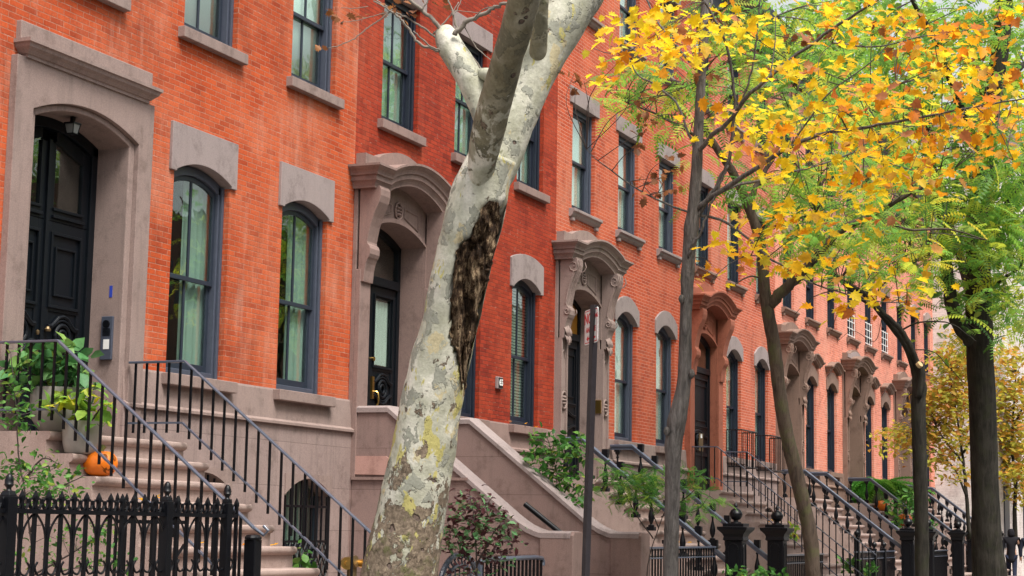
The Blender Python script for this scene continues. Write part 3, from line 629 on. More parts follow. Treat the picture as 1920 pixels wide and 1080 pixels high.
# --- house 1 door
h = HOUSES[0]; xl, xr = 13.15, 15.39; ys = YW-.08
s = MB(); s.prism_xz([(xl, 2.2), (13.42, 2.2), (13.42, 5.53)]+arcz(13.42, 15.14, 5.53, .19)[1:-1]+[(15.14, 5.53), (15.14, 2.2), (xr, 2.2), (xr, 6.0), (xl, 6.0)], ys, YW+.001)
so = s.build('door_surround', 'stone', h, bevel=.006)
s = MB(); s.prism_xz([(13.42, 2.2), (13.515, 2.2), (13.515, 5.49)]+arcz(13.515, 15.045, 5.49, .165)[1:-1]+[(15.045, 5.49), (15.045, 2.2), (15.14, 2.2), (15.14, 5.53)]+arcz(15.14, 13.42, 5.53, .19)[1:-1]+[(13.42, 5.53)], ys+.05, YW+.42)
s.build('inner_jamb', 'stone', so, bevel=.012)
c = sweep_hood([(13.17, 6.16), (15.36, 6.16)], [(0, 0), (0, -.035), (-.02, -.045), (-.03, -.075), (-.06, -.10), (-.085, -.13), (-.10, -.135), (-.10, -.165)], .20); c.build('door_cornice', 'stone', so, bevel=.004)
c = MB(); c.box(13.2, 15.36, YW-.06, YW+.05, 6.1, 6.35); c.build('blocking_course', 'stone', so, bevel=.01)
yd = YW+.36; a, b = 13.515, 15.045; xm = (a+b)/2
d = MB(); d.box(a, a+.09, yd, yd+.1, ZL, 5.49); d.box(b-.09, b, yd, yd+.1, ZL, 5.49); d.prism_xz([(a, 5.4)]+arcz(a, b, 5.49, .165)+[(b, 5.4)]+arcz(b-.09, a+.09, 5.40, .15), yd, yd+.1)
do = d.build('door_frame', 'door', h, bevel=.006)
for p, q in ((a+.09, xm-.003), (xm+.003, b-.09)):
    leaf_of_door(do, p, q, yd+.03, ZL+.02, 4.62, 'door')
    m = MB(); st = .11
    m.box(p, p+st, yd+.03, yd+.08, 4.625, 5.42); m.box(q-st, q, yd+.03, yd+.08, 4.625, 5.42); m.box(p+st, q-st, yd+.03, yd+.08, 4.625, 4.75)
    lo = (p < xm-.3); m.prism_xz([(p+st, 5.30 if lo else 5.44), (q-st, 5.44 if lo else 5.28), (q-st, 5.56 if lo else 5.43), (p+st, 5.43 if lo else 5.56)], yd+.03, yd+.08)
    for w_, pr in ((.03, .02),):
        m.box(p+st-.02, q-st+.02, yd+.01, yd+.03, 4.73, 4.76); m.box(p+st-.03, q-st+.03, yd, yd+.03, 4.655, 4.685)
    m.build('door_head_panel', 'door', do, bevel=.004)
    g = MB(); g.box(p+st, q-st, yd+.055, yd+.06, 4.75, 5.46); g.build('door_pane', 'glass', do)
m = MB(); m.box(xm-.025, xm+.025, yd+.005, yd+.03, ZL, 5.44); m.build('door_astragal', 'door', do)
m = MB(); m.lathe([(.001, 0), (.03, 0), (.035, .02), (.02, .035), (.018, .05)], xm+.075, yd-.005, 10, 3.5); m.lathe([(.012, 0), (.02, .02), (.02, .04), (.001, .05)], xm-.08, yd-.005, 10, 3.45)
m.box(xm-.1, xm-.06, yd-.008, yd+.03, 3.2, 3.33); m.build('door_knob', 'bronze', do, smooth=40)
# lantern under the arch
L = MB(); lx, ly = xm, YW+.12
L.box(lx-.09, lx+.09, ly-.09, ly+.09, 5.575, 5.60); L.loft([[(lx-.06, ly-.06, 5.42), (lx+.06, ly-.06, 5.42), (lx+.06, ly+.06, 5.42), (lx-.06, ly+.06, 5.42)], [(lx-.085, ly-.085, 5.56), (lx+.085, ly-.085, 5.56), (lx+.085, ly+.085, 5.56), (lx-.085, ly+.085, 5.56)]])
ls = .62
lo = empty('porch_lantern', (lx, ly, 5.6), 'small square black lantern under the arch of the leftmost doorway', 'lantern')
f = MB()
for sx in (-1, 1):
    for sy in (-1, 1): f.tube([(lx+sx*.062, ly+sy*.062, 5.41), (lx+sx*.09, ly+sy*.09, 5.57)], .007, 4)
f.box(lx-.1, lx+.1, ly-.1, ly+.1, 5.56, 5.585); f.box(lx-.07, lx+.07, ly-.07, ly+.07, 5.40, 5.41); f.box(lx-.03, lx+.03, ly-.03, ly+.03, 5.585, 5.72); f.build('lantern_frame', 'iron', lo)
g = MB(); g.loft([[(lx+sx*.058, ly+sy*.058, 5.412) for sx, sy in ((-1, -1), (1, -1), (1, 1), (-1, 1))], [(lx+sx*.084, ly+sy*.084, 5.558) for sx, sy in ((-1, -1), (1, -1), (1, 1), (-1, 1))]]); g.build('lantern_glass', 'lampglass', lo); lo.scale = (ls, ls, ls)
# intercom and sticker on the right jamb reveal (facing the camera side)
xi = 15.045
t = empty('intercom', (xi, YW+.16, 3.5), 'grey intercom panel with round camera on the jamb beside the leftmost door', 'intercom')
m = MB(); m.box(xi-.03, xi-.001, YW+.06, YW+.20, 3.27, 3.72); m.build('intercom_plate', 'trim', t, bevel=.006)
m = MB(); m.tube([(xi-.03, YW+.13, 3.64), (xi-.05, YW+.13, 3.64)], .04, 12); m.build('camera_eye', 'iron', t)
m = MB()
for q in range(6): m.box(xi-.034, xi-.0305, YW+.085, YW+.175, 3.52+.013*q, 3.527+.013*q)
m.build('speaker_slots', 'iron', t)
m = MB(); m.box(xi-.034, xi-.0305, YW+.09, YW+.16, 3.38, 3.48); m.build('name_card', 'white', t)
m = MB(); m.box(xi-.004, xi-.001, YW+.10, YW+.135, 3.92, 4.04); o = m.build('sticker', 'blue'); tag(o, 'small blue sticker on the brown stone jamb above the intercom', 'sticker')
# --- other doors
def knob(do, x, y, z, mat='brass'):
    m = MB(); m.tube([(x, y, z), (x, y-.05, z)], [.014, .014], 8); m.lathe([(.001, -.028), (.02, -.022), (.03, 0), (.02, .022), (.001, .028)], x, y-.06, 10, z); m.build('door_knob', mat, do, smooth=40)
do, a, b, y, zl = door_hooded(HOUSES[1], HX[1], ZL, 'stone_b', False, par_rise=.20, ze=6.24)
xm2 = (a+b)/2; leaf_of_door(do, a, xm2-.004, y, zl+.02, 4.86, 'door', glass=True); leaf_of_door(do, xm2+.004, b, y, zl+.02, 4.86, 'door', glass=True); a = xm2+.01
m = MB(); m.box(a+.05, a+.11, y-.03, y-.001, 3.32, 3.62); m.tube(bez([(a+.08, y-.03, 3.42), (a+.10, y-.09, 3.40), (a+.10, y-.10, 3.27), (a+.08, y-.05, 3.18), (a+.07, y-.02, 3.15)], 4), .013, 6); m.lathe([(.001, -.02), (.025, 0), (.001, .02)], a+.08, y-.03, 8, 3.16)
m.tube([(a+.09, y, 3.86), (a+.09, y-.03, 3.86)], .03, 10); m.build('door_handle', 'brass', do, smooth=40)
do, a, b, y, zl = door_hooded(HOUSES[2], HX[2], ZL, 'stone', True, par_rise=.17, transom='amber')
leaf_of_door(do, a, b, y, zl+.02, 4.86, 'door'); knob(do, a+.09, y, 3.4)
do, a, b, y, zl = door_hooded(HOUSES[3], HX[3], ZL, 'stone_t', False, par_rise=.19, rec=.07)
leaf_of_door(do, a, b, y, zl+.02, 4.86, 'door'); knob(do, a+.07, y, 3.45)
m = MB(); m.box((a+b)/2+.02, (a+b)/2+.30, y-.035, y-.022, 3.25, 3.62); m.build('brass_plate', 'bronze', do); m = MB(); m.box((a+b)/2+.11, (a+b)/2+.22, y-.04, y-.036, 3.52, 3.6); m.build('paper_label', 'white', do)
for i in (4, 5, 6):
    do, a, b, y, zl = door_hooded(HOUSES[i], HX[i], ZL, 'stone_c', True, 'door_b' if i < 6 else 'door', par_rise=.17, hmat='stone_c')
    leaf_of_door(do, a, b, y, zl+.02, 4.86, 'door_b' if i < 6 else 'door'); knob(do, a+.08, y, 3.45)
m = MB(); pp = hood_path(HX[5]+.06, HX[5]+2.24, 6.50, .12); m.prism_xz(pp+[(HX[5]+2.24, 6.40), (HX[5]+.06, 6.40)], YW-.16, YW-.142); m.build('hood_lead_capping', 'stone_g', HOUSES[5])
# balconettes of house 4
for a_, b_ in W_OFF:
    m = MB(); a, b = HX[3]+a_-.05, HX[3]+b_+.05; ya, yb = YW-.36, YW-.02
    for z in (3.0, 3.78): m.tube([(a, yb, z), (a, ya, z), (b, ya, z), (b, yb, z)], .014, 5)
    for k in range(9): x = a+(b-a)*k/8; m.tube([(x, ya, 3.0), (x, ya, 3.78)], .009, 4)
    for k in range(3): y = yb+(ya-yb)*k/3; m.tube([(a, y, 3.0), (a, y, 3.78)], .009, 4); m.tube([(b, y, 3.0), (b, y, 3.78)], .009, 4)
    m.build('balconette', 'iron', HOUSES[3])
# house number plaque
def lettering(txt, size, mat, parent, mw, name='lettering', ext=.002):
    cu = bpy.data.curves.new(name, 'FONT'); cu.body = txt; cu.size = size; cu.align_x = 'CENTER'; cu.align_y = 'CENTER'; cu.extrude = ext; cu.offset = size*.025
    tmp = bpy.data.objects.new(name+'_src', cu); COL.objects.link(tmp); bpy.context.view_layer.update()
    dg = bpy.context.evaluated_depsgraph_get(); me = bpy.data.meshes.new_from_object(tmp.evaluated_get(dg)); bpy.data.objects.remove(tmp)
    me.materials.clear(); me.materials.append(M[mat])
    o = bpy.data.objects.new(name, me); COL.objects.link(o)
    if parent: o.parent = parent
    mw = mw.copy(); mw.translation -= wl(parent); o.matrix_local = mw; return o
t = empty('number_plaque', (24.68, YW, 3.8), 'small framed house number plaque reading 65 on the deep red brick', 'plaque')
m = MB(); m.box(24.60, 24.80, YW-.05, YW-.001, 3.72, 3.90); m.build('plaque_frame', 'stone_g', t, bevel=.008)
m = MB(); m.box(24.625, 24.78, YW-.056, YW-.0505, 3.735, 3.885); m.build('plaque_face', 'iron', t)
lettering('65', .135, 'white', t, Matrix.Translation((24.705, YW-.06, 3.81)) @ Matrix.Rotation(PI/2, 4, 'X'))
m = MB(); m.box(HX[2]+1.962, HX[2]+1.979, YW-.10, YW+.02, 3.62, 3.85); o = m.build('doorbell_plate', 'brass', None, bevel=.004); tag(o, 'square brass bell plate on the stone beside the acanthus bracket doorway', 'bell plate')
# end building closing the row
eb = empty('corner_building', (62, YW, 0), 'pale painted brick building end wall standing forward beyond the last red house', 'building')
m = MB(); m.box(62.0, 80, 8.9, 20, 0, 16); m.build('brick_wall', 'brick_pale', eb)
m = MB(); m.box(61.9, 80.1, 8.75, 20, 16.001, 16.5); m.build('cornice', 'stone', eb)
for k in range(3):
    m = MB(); m.box(64+5*k, 65.2+5*k, 8.86, 8.899, 1.2, 3.4); m.build('window', 'trim_d', eb)
# ---------------------------------------------------------------- stoops
YT, TR, RI = 10.16, .262, .2025
def stoop(label, x0, x1, n=11, mat='step', flare=0, drop=0):
    t = empty('stoop', ((x0+x1)/2, YT, 0), label, 'stoop', 'brownstone stoops up to the doors')
    for i in range(n):
        z = ZL-drop-i*RI; yf = YT-i*TR; yb = YW+.36 if i == 0 else YT-(i-1)*TR+.035
        e = flare*max(0, i-(n-4))
        zz = [(yb, 0), (yf+.035, 0), (yf+.035, z-.08), (yf+.012, z-.075), (yf-.008, z-.055), (yf-.014, z-.03), (yf-.006, z-.008), (yf+.012, z), (yb, z)]
        if i == 0:
            m = MB(); m.prism_yz([(YW-.07, 0)]+zz[1:-1]+[(YW-.07, z)], x0, x1); m.prism_yz([(YW+.36, 2.2), (YW-.0695, 2.2), (YW-.0695, z), (YW+.36, z)], x0+.5, x1-.5)
        else: m = MB().prism_yz(zz, x0-e, x1+e)
        m.build('step' if i else 'landing', mat, t, smooth=35)
    return t
def rail_pts(y_flat0, z_flat, y_break, y_end): return [(y_flat0, z_flat), (y_break, z_flat), (y_end, z_flat-(y_break-y_end)*RI/TR)]
def iron_railing(t, x, yw, zt, yb, ye, post=None, curl=False):
    P = rail_pts(yw, zt, yb, ye)
    m = MB()
    def flat(pts, w, h, dz=0):
        m.loft([[(x-w, y, z+dz-h), (x+w, y, z+dz-h), (x+w, y, z+dz+h), (x-w, y, z+dz+h)] for y, z in pts])
    flat(P, .024, .012)
    if curl: m.tube([(x, P[2][0], P[2][1]), (x, P[2][0]-.1, P[2][1]-.06), (x, P[2][0]-.14, P[2][1]-.02), (x, P[2][0]-.09, P[2][1]+.02)], .016, 6)
    r = m.build('handrail', 'rail', t, bevel=.005)
    m = MB(); flat(rail_pts(yw-.02, zt-.62, yb, ye), .016, .01); m.build('bottom_rail', 'rail', r)
    src = None; L = yw-ye; n = int(L/.135)
    for k in range(n):
        y = yw-.08-k*.135
        if y < ye+.02: break
        dz = 0 if y > yb else -(yb-y)*RI/TR
        lo = zt-.72 if y > yb else zt-.70
        if src is None:
            m = MB(); m.box(x-.010, x+.010, y-.010, y+.010, zt-.72, zt-.008); src = m.build('baluster', 'iron', r); y0 = y; o = src
        else: o = dup(src, r, (0, y-y0, dz))
    for py in ([ye] if post else []):
        zb = P[2][1]; m = MB(); w = .055; m.box(x-w, x+w, py-.05, py+.05, 0, zb-.06); m.lathe([(.07, 0), (.075, .03), (.055, .05), (.001, .07)], x, py, 10, zb-.06); m.build('newel_post', 'iron', r, bevel=.004)
    return r
BAL = [(.05, 0), (.05, .10), (.03, .105), (.018, .12), (.03, .15), (.045, .20), (.05, .25), (.043, .31), (.028, .38), (.017, .44), (.016, .50), (.027, .515), (.027, .53), (.016, .545), (.022, .58), (.038, .60), (.045, .64)]
def heavy_balustrade(t, x, yw, zt, yb, ye, newel=True, nz=1.72):
    P = rail_pts(yw, zt, yb, ye); m = MB()
    prof = [(-.05, -.10), (-.05, -.055), (-.065, -.05), (-.07, -.02), (-.045, -.005), (0, 0), (.045, -.005), (.07, -.02), (.065, -.05), (.05, -.055), (.05, -.10)]
    m.loft([[(x+a, y, z+b) for a, b in prof] for y, z in P]); r = m.build('handrail', 'rail', t, smooth=30)
    k = 0; src = None
    ys_ = [yw-.12] + [YT+.12-TR*.5*0 - TR*i for i in range(0, 11)]
    for y in ys_:
        if y < ye+.2: continue
        zr = zt-.10 if y > yb else zt-.10-(yb-y)*RI/TR
        i = max(0, math.ceil((YT-y)/TR)); zs_ = ZL-i*RI
        h = zr-zs_
        if src is None:
            m = MB(); m.lathe([(a, b*.56/.64) for a, b in BAL], x, y, 12, zs_); m.box(x-.062, x+.062, y-.062, y+.062, zs_, zs_+.06); m.box(x-.045, x+.045, y-.05, y+.05, zs_+.55, zs_+h+.10)
            src = m.build('baluster', 'iron', r, smooth=35); s0 = (y, zs_); o = src
        else: dup(src, r, (0, y-s0[0], zs_-s0[1]))
    if newel:
        yn = ye-.02; w = .135; gz_ = gz(x)
        m = MB(); m.box(x-w-.05, x+w+.05, yn-w-.05, yn+w+.05, 0, gz_+.16); m.box(x-w, x+w, yn-w, yn+w, gz_+.161, nz-.24)
        for sx, sy in ((1, 0), (-1, 0), (0, 1), (0, -1)):
            for (a, b, c, d) in ((-.085, -.07, gz_+.25, nz-.33), (.07, .085, gz_+.25, nz-.33)):
                if sx: m.box(x+sx*w-(.0 if sx > 0 else .012), x+sx*w+(.012 if sx > 0 else 0), yn+a, yn+b, c, d)
                else: m.box(x+a, x+b, yn+sy*w-(0 if sy > 0 else .012), yn+sy*w+(.012 if sy > 0 else 0), c, d)
            q = [(-.0775, nz-.33), (-.05, nz-.29), (0, nz-.275), (.05, nz-.29), (.0775, nz-.33)]
            m.tube([((x+sx*(w+.006)) if sx else x+a, (yn+a) if sx else yn+sy*(w+.006), z) for a, z in q], .009, 4)
        nw = m.build('newel_post', 'iron', t, bevel=.006)
        m = MB()
        def sq(l): m.loft([[(x-a, yn-a, z), (x+a, yn-a, z), (x+a, yn+a, z), (x-a, yn+a, z)] for a, z in l])
        sq([(w+.005, nz-.239), (w+.03, nz-.22), (w+.02, nz-.17), (w+.035, nz-.13), (w+.10, nz-.06), (w+.105, nz-.02), (w+.03, nz-.015), (w+.03, nz+.035)]); m.build('newel_cap', 'iron', nw, bevel=.004)
        m = MB(); m.lathe([(.09, .036), (.085, .055), (.04, .065), (.035, .085), (.065, .10), (.092, .13), (.102, .165), (.104, .175), (.104, .185), (.098, .20), (.08, .235), (.05, .262), (.03, .268), (.022, .285), (.032, .30), (.026, .325), (.012, .345), (.001, .36)], x, yn, 16, nz); m.build('ball_finial', 'iron', nw, smooth=40)
    return r
SL = ["stoop with plain iron railings, pumpkin and potted plants, at far left", "stoop between solid sloping brownstone side walls behind the plane tree",
      "stoop with heavy iron balusters and climbing greenery beside the acanthus doorway", "stoop with thin iron railings up to the terracotta red doorway",
      "stoop with heavy balustrades just past the thin railed terracotta house stoop", "stoop with heavy balustrade, large fern and two pumpkins on it", "farthest stoop with dark balustrade, at the corner end of the row"]
t = stoop(SL[0], 13.06, 15.26); iron_railing(t, 13.08, 10.78, 3.245, 10.13, 8.0, post=False, curl=True); iron_railing(t, 15.12, 10.8, 3.245, 10.13, 7.9)
m = MB(); m.box(13.015, 13.125, 7.945, 8.055, 0, 1.50); m.lathe([(.072, 0), (.075, .02), (.055, .04), (.001, .05)], 13.07, 8.0, 12, 1.50); m.build('newel_post', 'iron', t, bevel=.006)
# house 2: wing walls
t = stoop(SL[1], 20.33, 22.5, drop=.34, n=10)
def wing(x0, x1):
    pts = [(YW-.061, 0), (YW-.061, 3.11), (10.34, 3.11), (8.62, 1.77)]+[(8.52, 1.70), (8.42, 1.64), (8.32, 1.60), (8.24, 1.575), (7.84, 1.575), (7.84, 0)]
    m = MB(); m.prism_yz(pts, x0, x1); w = m.build('wing_wall', 'stone_bj', t, bevel=.008)
    m = MB(); c = pts[1:9]; ring = []
    for (y, z) in c: ring.append([(x0-.025, y, z-.06), (x1+.025, y, z-.06), (x1+.025, y, z+.004), (x1-.03, y, z+.03), (x0+.03, y, z+.03), (x0-.025, y, z+.004)])
    m.loft(ring); m.build('coping', 'stone_g', w, bevel=.004)
    m = MB(); yc = 8.03; m.prism_xz([(x0-.02, 0), (x1+.02, 0), (x1+.02, 1.55), (x1-.02, 1.60), (x0+.02, 1.60), (x0-.02, 1.55)], 7.80, 8.24); m.build('wall_pier', 'stone_b', w, bevel=.015)
    return w
w = wing(20.02, 20.33); wing(22.5, 22.82)
m = MB(); m.prism_yz([(10.82, 2.50), (10.35, 2.50), (10.25, 2.44), (10.10, 2.36), (10.12, 2.26), (10.82, 2.27)], 20.0, 20.018); m.build('repair_patch', 'patchstone', w)
m = MB(); m.box(19.99, 20.018, 9.2, 10.83, 2.20, 2.235); m.build('string_line', 'stone_b', w)
m = MB(); m.tube([(20.75, 8.75, 1.93), (20.75, 8.14, 1.49), (20.75, 7.98, 1.375)], .035, 10); m.build('pipe_handrail', 'iron', t, smooth=40)
t = stoop(SL[2], 27.0, 29.62); heavy_balustrade(t, 27.08, 10.83, 3.115, 10.42, 7.86); heavy_balustrade(t, 29.56, 10.83, 3.115, 10.42, 7.86)
t = stoop(SL[3], 34.02, 36.52); iron_railing(t, 34.12, 10.8, 3.285, 10.26, 7.55); iron_railing(t, 36.42, 10.8, 3.285, 10.30, 7.6)
t = stoop(SL[4], 41.0, 43.6); heavy_balustrade(t, 41.07, 10.83, 3.085, 10.2, 7.86); heavy_balustrade(t, 43.5, 10.83, 3.115, 10.27, 7.86)
t = stoop(SL[5], 48.0, 50.7); heavy_balustrade(t, 48.1, 10.83, 3.12, 10.17, 7.9); heavy_balustrade(t, 50.6, 10.83, 3.12, 10.2, 7.9)
t = stoop(SL[6], 55.0, 57.7); heavy_balustrade(t, 55.1, 10.83, 3.12, 10.2, 7.9); heavy_balustrade(t, 57.6, 10.83, 3.12, 10.2, 7.9, newel=False)
# ---------------------------------------------------------------- fences
def picket(m, x, y, z0, z1, w=.014):
    m.box(x-w, x+w, y-w, y+w, z0, z1-.07); m.loft([[(x-w*1.3, y-w*1.3, z1-.07), (x+w*1.3, y-w*1.3, z1-.07), (x+w*1.3, y+w*1.3, z1-.07), (x-w*1.3, y+w*1.3, z1-.07)], [(x-w*1.2, y-w*1.2, z1-.04), (x+w*1.2, y-w*1.2, z1-.04), (x+w*1.2, y+w*1.2, z1-.04), (x-w*1.2, y+w*1.2, z1-.04)], [(x-.002, y-.002, z1), (x+.002, y-.002, z1), (x+.002, y+.002, z1), (x-.002, y+.002, z1)]])
def acorn(m, x, y, z, s=1):
    m.lathe([(.05*s, 0), (.045*s, .012*s), (.028*s, .03*s), (.03*s, .05*s), (.052*s, .075*s), (.056*s, .085*s), (.05*s, .09*s), (.05*s, .13*s), (.04*s, .175*s), (.018*s, .205*s), (.001, .21*s)], x, y, 12, z)
FY = 8.1
fence = empty('iron_fence', (11, FY, .4), 'ornate black iron fence with acorn topped posts and little curled scrolls, bottom left', 'fence')
gx = .4; zt, zr = 1.83, 1.70
posts = [(8.1, .048), (10.0, .048), (11.92, .040), (12.80, .036)]
for x, w in posts:
    m = MB(); m.box(x-w, x+w, FY-w, FY+w, gx-.02, 1.80); m.loft([[(x-w*.9, FY-w*.9, 1.8), (x+w*.9, FY-w*.9, 1.8), (x+w*.9, FY+w*.9, 1.8), (x-w*.9, FY+w*.9, 1.8)], [(x-.03, FY-.03, 1.835), (x+.03, FY-.03, 1.835), (x+.03, FY+.03, 1.835), (x-.03, FY+.03, 1.835)]]); p = m.build('post', 'iron', fence, bevel=.005)
    m = MB(); acorn(m, x, FY, 1.825, .62); m.build('acorn_finial', 'iron', p, smooth=50)
m = MB(); m.box(8.1, 12.95, FY-.022, FY+.022, zr-.02, zr+.012); m.box(8.1, 12.95, FY-.02, FY+.02, .52, .55); m.build('rail', 'iron', fence)
pk = MB(); picket(pk, 0, FY, .42, 1.86); xs = []
for (a, _), (b, _) in zip(posts[:-1], posts[1:]):
    n = round((b-a)/.146); xs += [a+(b-a)*k/n for k in range(1, n)]
xs.append(12.95); src = None
for x in xs:
    if src is None: m = MB(); picket(m, x, FY, .42, 1.845, .0128); src = m.build('picket', 'iron', fence); x00 = x
    else: dup(src, fence, (x-x00, 0, 0))
m = MB(); allx = sorted(xs+[p[0] for p in posts[1:]])
for k in range(len(allx)-1):
    a, b = allx[k], allx[k+1]
    if b-a > .25 or b-a < .08: continue
    xc = (a+b)/2
    for sg, cx in ((-1, a+.037), (1, b-.037)):                 # small curls above the rail
        m.tube([(cx+.03*math.cos(t)*(1-t/16)*sg, FY, zr+.055+.04*math.sin(t)*(1-t/16)) for t in np.linspace(PI*1.5, -1.2*PI, 13)], .0075, 5)
    if k % 2: a, b = b, a
    m.tube(bez([(a, FY, zr-.02), (a+(b-a)*.35, FY, zr-.05), (a+(b-a)*.8, FY, zr-.14), (b, FY, zr-.30)], 4), .009, 5)     # gothic arches
    m.tube(bez([(b, FY, 1.36), (b-(b-a)*.15, FY, 1.27), (b-(b-a)*.55, FY, 1.25), (b-(b-a)*.8, FY, 1.30), (b-(b-a)*.62, FY, 1.34)], 4), .009, 5)
m.build('scrollwork', 'iron', fence)
# gate behind the fence, leading to the areaway stair
gate = empty('iron_gate', (12.4, 8.45, .4), 'plain black iron gate with diagonal brace close behind the ornate fence end', 'gate')
m = MB(); m.box(11.75, 12.75, 8.44, 8.47, 1.62, 1.65); m.box(11.75, 12.75, 8.44, 8.47, .55, .58); m.tube([(11.8, 8.455, .58), (12.72, 8.455, 1.45)], .014, 6)
for k in range(9): x = 11.76+.1225*k; picket(m, x, 8.456, .5, 1.86, .010)
m.build('gate_frame', 'iron', gate)
# low fence with arched gate in front of the stoop wall
lf = empty('low_iron_fence', (18.6, FY, .4), 'low black iron fence with a round arched gate top beside the solid stoop wall', 'fence')
m = MB(); ZT = 1.28
m.tube([(17.93, FY, ZT-.03), (18.1, FY, ZT), (19.55, FY, ZT+.012), (19.75, FY, ZT), (19.79, FY, ZT-.04), (19.78, FY, ZT-.085)], .028, 8); m.box(17.95, 19.75, FY-.012, FY+.012, .56, .59); m.build('rail', 'rail', lf, smooth=40)
src = None
for k in range(16):
    x = 18.04+.113*k
    if src is None: m = MB(); m.box(x-.012, x+.012, FY-.012, FY+.012, .4, ZT-.005); src = m.build('picket', 'iron', lf); x00 = x
    else: dup(src, lf, (x-x00, 0, 0))
m = MB()
for k in range(42): x = 17.97+.038*k; m.loft([[(x-.006, FY-.006, ZT+.02), (x+.006, FY-.006, ZT+.02), (x+.006, FY+.006, ZT+.02), (x-.006, FY+.006, ZT+.02)], [(x, FY, ZT+.052), (x+.001, FY, ZT+.052), (x+.001, FY+.001, ZT+.052), (x, FY+.001, ZT+.052)]])
m.build('spikes', 'iron', lf)
m = MB(); gc, gr = 17.44, .50; zc = .955
for r, t in ((gr, .03), (gr-.15, .02)): m.tube([(gc+r*math.cos(a), FY, zc+r*.78*math.sin(a)) for a in np.linspace(0, PI, 25)], t, 8)
for a in np.linspace(.15, PI-.15, 15): m.tube([(gc+(gr-.14)*math.cos(a), FY, zc+(gr-.14)*.78*math.sin(a)), (gc+(gr-.07)*math.cos(a+.11), FY, zc+(gr-.07)*.78*math.sin(a+.11)), (gc+gr*math.cos(a), FY, zc+gr*.78*math.sin(a))], .012, 5)
for a in np.linspace(.05, PI-.05, 40): m.tube([(gc+(gr+.02)*math.cos(a), FY, zc+(gr+.02)*.78*math.sin(a)), (gc+(gr+.055)*math.cos(a), FY, zc+(gr+.055)*.78*math.sin(a))], [.007, .001], 4)
m.box(gc-gr-.03, gc-gr+.03, FY-.03, FY+.03, .4, 1.0); m.box(gc+gr-.03, gc+gr+.03, FY-.03, FY+.03, .4, 1.24)
for k in range(7): x = gc-.33+.11*k; m.tube([(x, FY, .45), (x, FY, zc+.34*math.sqrt(max(0, 1-((x-gc)/.36)**2))*.78)], .010, 5)
m.build('arched_gate', 'rail', lf, smooth=40)
def plain_fence(label, x0, x1, zt, n, white=False, posts=()):
    f = empty('area_fence', ((x0+x1)/2, FY, .4), label, 'fence', 'low iron fences along the pavement')
    m = MB(); m.box(x0, x1, FY-.03, FY+.03, zt-.03, zt); m.box(x0, x1, FY-.015, FY+.015, zt-.17, zt-.15); m.box(x0, x1, FY-.015, FY+.015, .5, .53); m.build('rail', 'rail', f, bevel=.004)
    src = None
    for k in range(n):
        x = x0+.05+(x1-x0-.1)*k/(n-1)
        if src is None: m = MB(); m.box(x-.011, x+.011, FY-.011, FY+.011, .1, zt-.03); src = m.build('picket', 'iron', f); x00 = x
        else: dup(src, f, (x-x00, 0, 0))
    for px, h in posts:
        m = MB(); m.box(px-.05, px+.05, FY-.05, FY+.05, .1, h-.08)
        m.lathe([(.06, 0), (.065, .02), (.03, .03), (.025, .05), (.055, .08), (.062, .11), (.05, .145), (.02, .165), (.001, .2)], px, FY, 10, h-.08); m.build('post', 'iron', f, smooth=40)
    m = MB()
    for k in range(n-1):
        x = x0+.05+(x1-x0-.1)*(k+.5)/(n-1); w = (x1-x0-.1)/(n-1)/2
        m.tube([(x+w*.8*math.cos(a), FY, zt-.09+.05*math.sin(a)) for a in np.linspace(0, 2*PI, 9)], .007, 4, False)
    m.build('scrollwork', 'iron', f)
plain_fence('thin railed low iron fence left of the first ball topped newel post', 23.0, 26.8, 1.40, 30)
plain_fence('low iron fence with pale rail top between the brown trunk and the newel posts', 29.9, 33.9, 1.24, 30, posts=[(30.2, 1.42)])
plain_fence('low plain black fence with square posts left of the heavy balustrade newel', 36.7, 40.8, 1.26, 30, posts=[(36.9, 1.6), (38.6, 1.36), (39.6, 1.36)])
plain_fence('low dark fence with round finials in front of the fern stoop', 43.8, 47.7, 1.24, 28, posts=[(44.1, 1.42), (45.2, 1.42)])
plain_fence('farthest low iron fence close to the big dark trunk', 50.9, 54.8, 1.22, 28, posts=[(51.1, 1.4), (52.4, 1.4)])
# siamese standpipe
sp = empty('standpipe', (20.1, 8.9, .4), 'brass twin hose connection on the low brown stone wall beside the plane tree', 'standpipe')
q = at(660, 1056, 17.6); m = MB(); m.tube([(q.x, q.y, .3), (q.x, q.y, q.z)], .05, 10); m.tube([(q.x-.02, q.y+.05, q.z), (q.x-.02, q.y-.06, q.z+.02)], .06, 12); m.build('riser_pipe', 'bronze', sp, smooth=40)
for dx in (-.085, .085):
    m = MB(); c = Vector((q.x+dx*.6, q.y-dx*.8, q.z)); dr = Vector((-.55+dx*3, -.83, 0)).normalized()
    m.tube([c, c+dr*.07, c+dr*.075, c+dr*.12], [.042, .042, .062, .062], 14); m.tube([c+dr*.12, c+dr*.14], .025, 8); m.build('hose_cap', 'brass', sp, smooth=40)
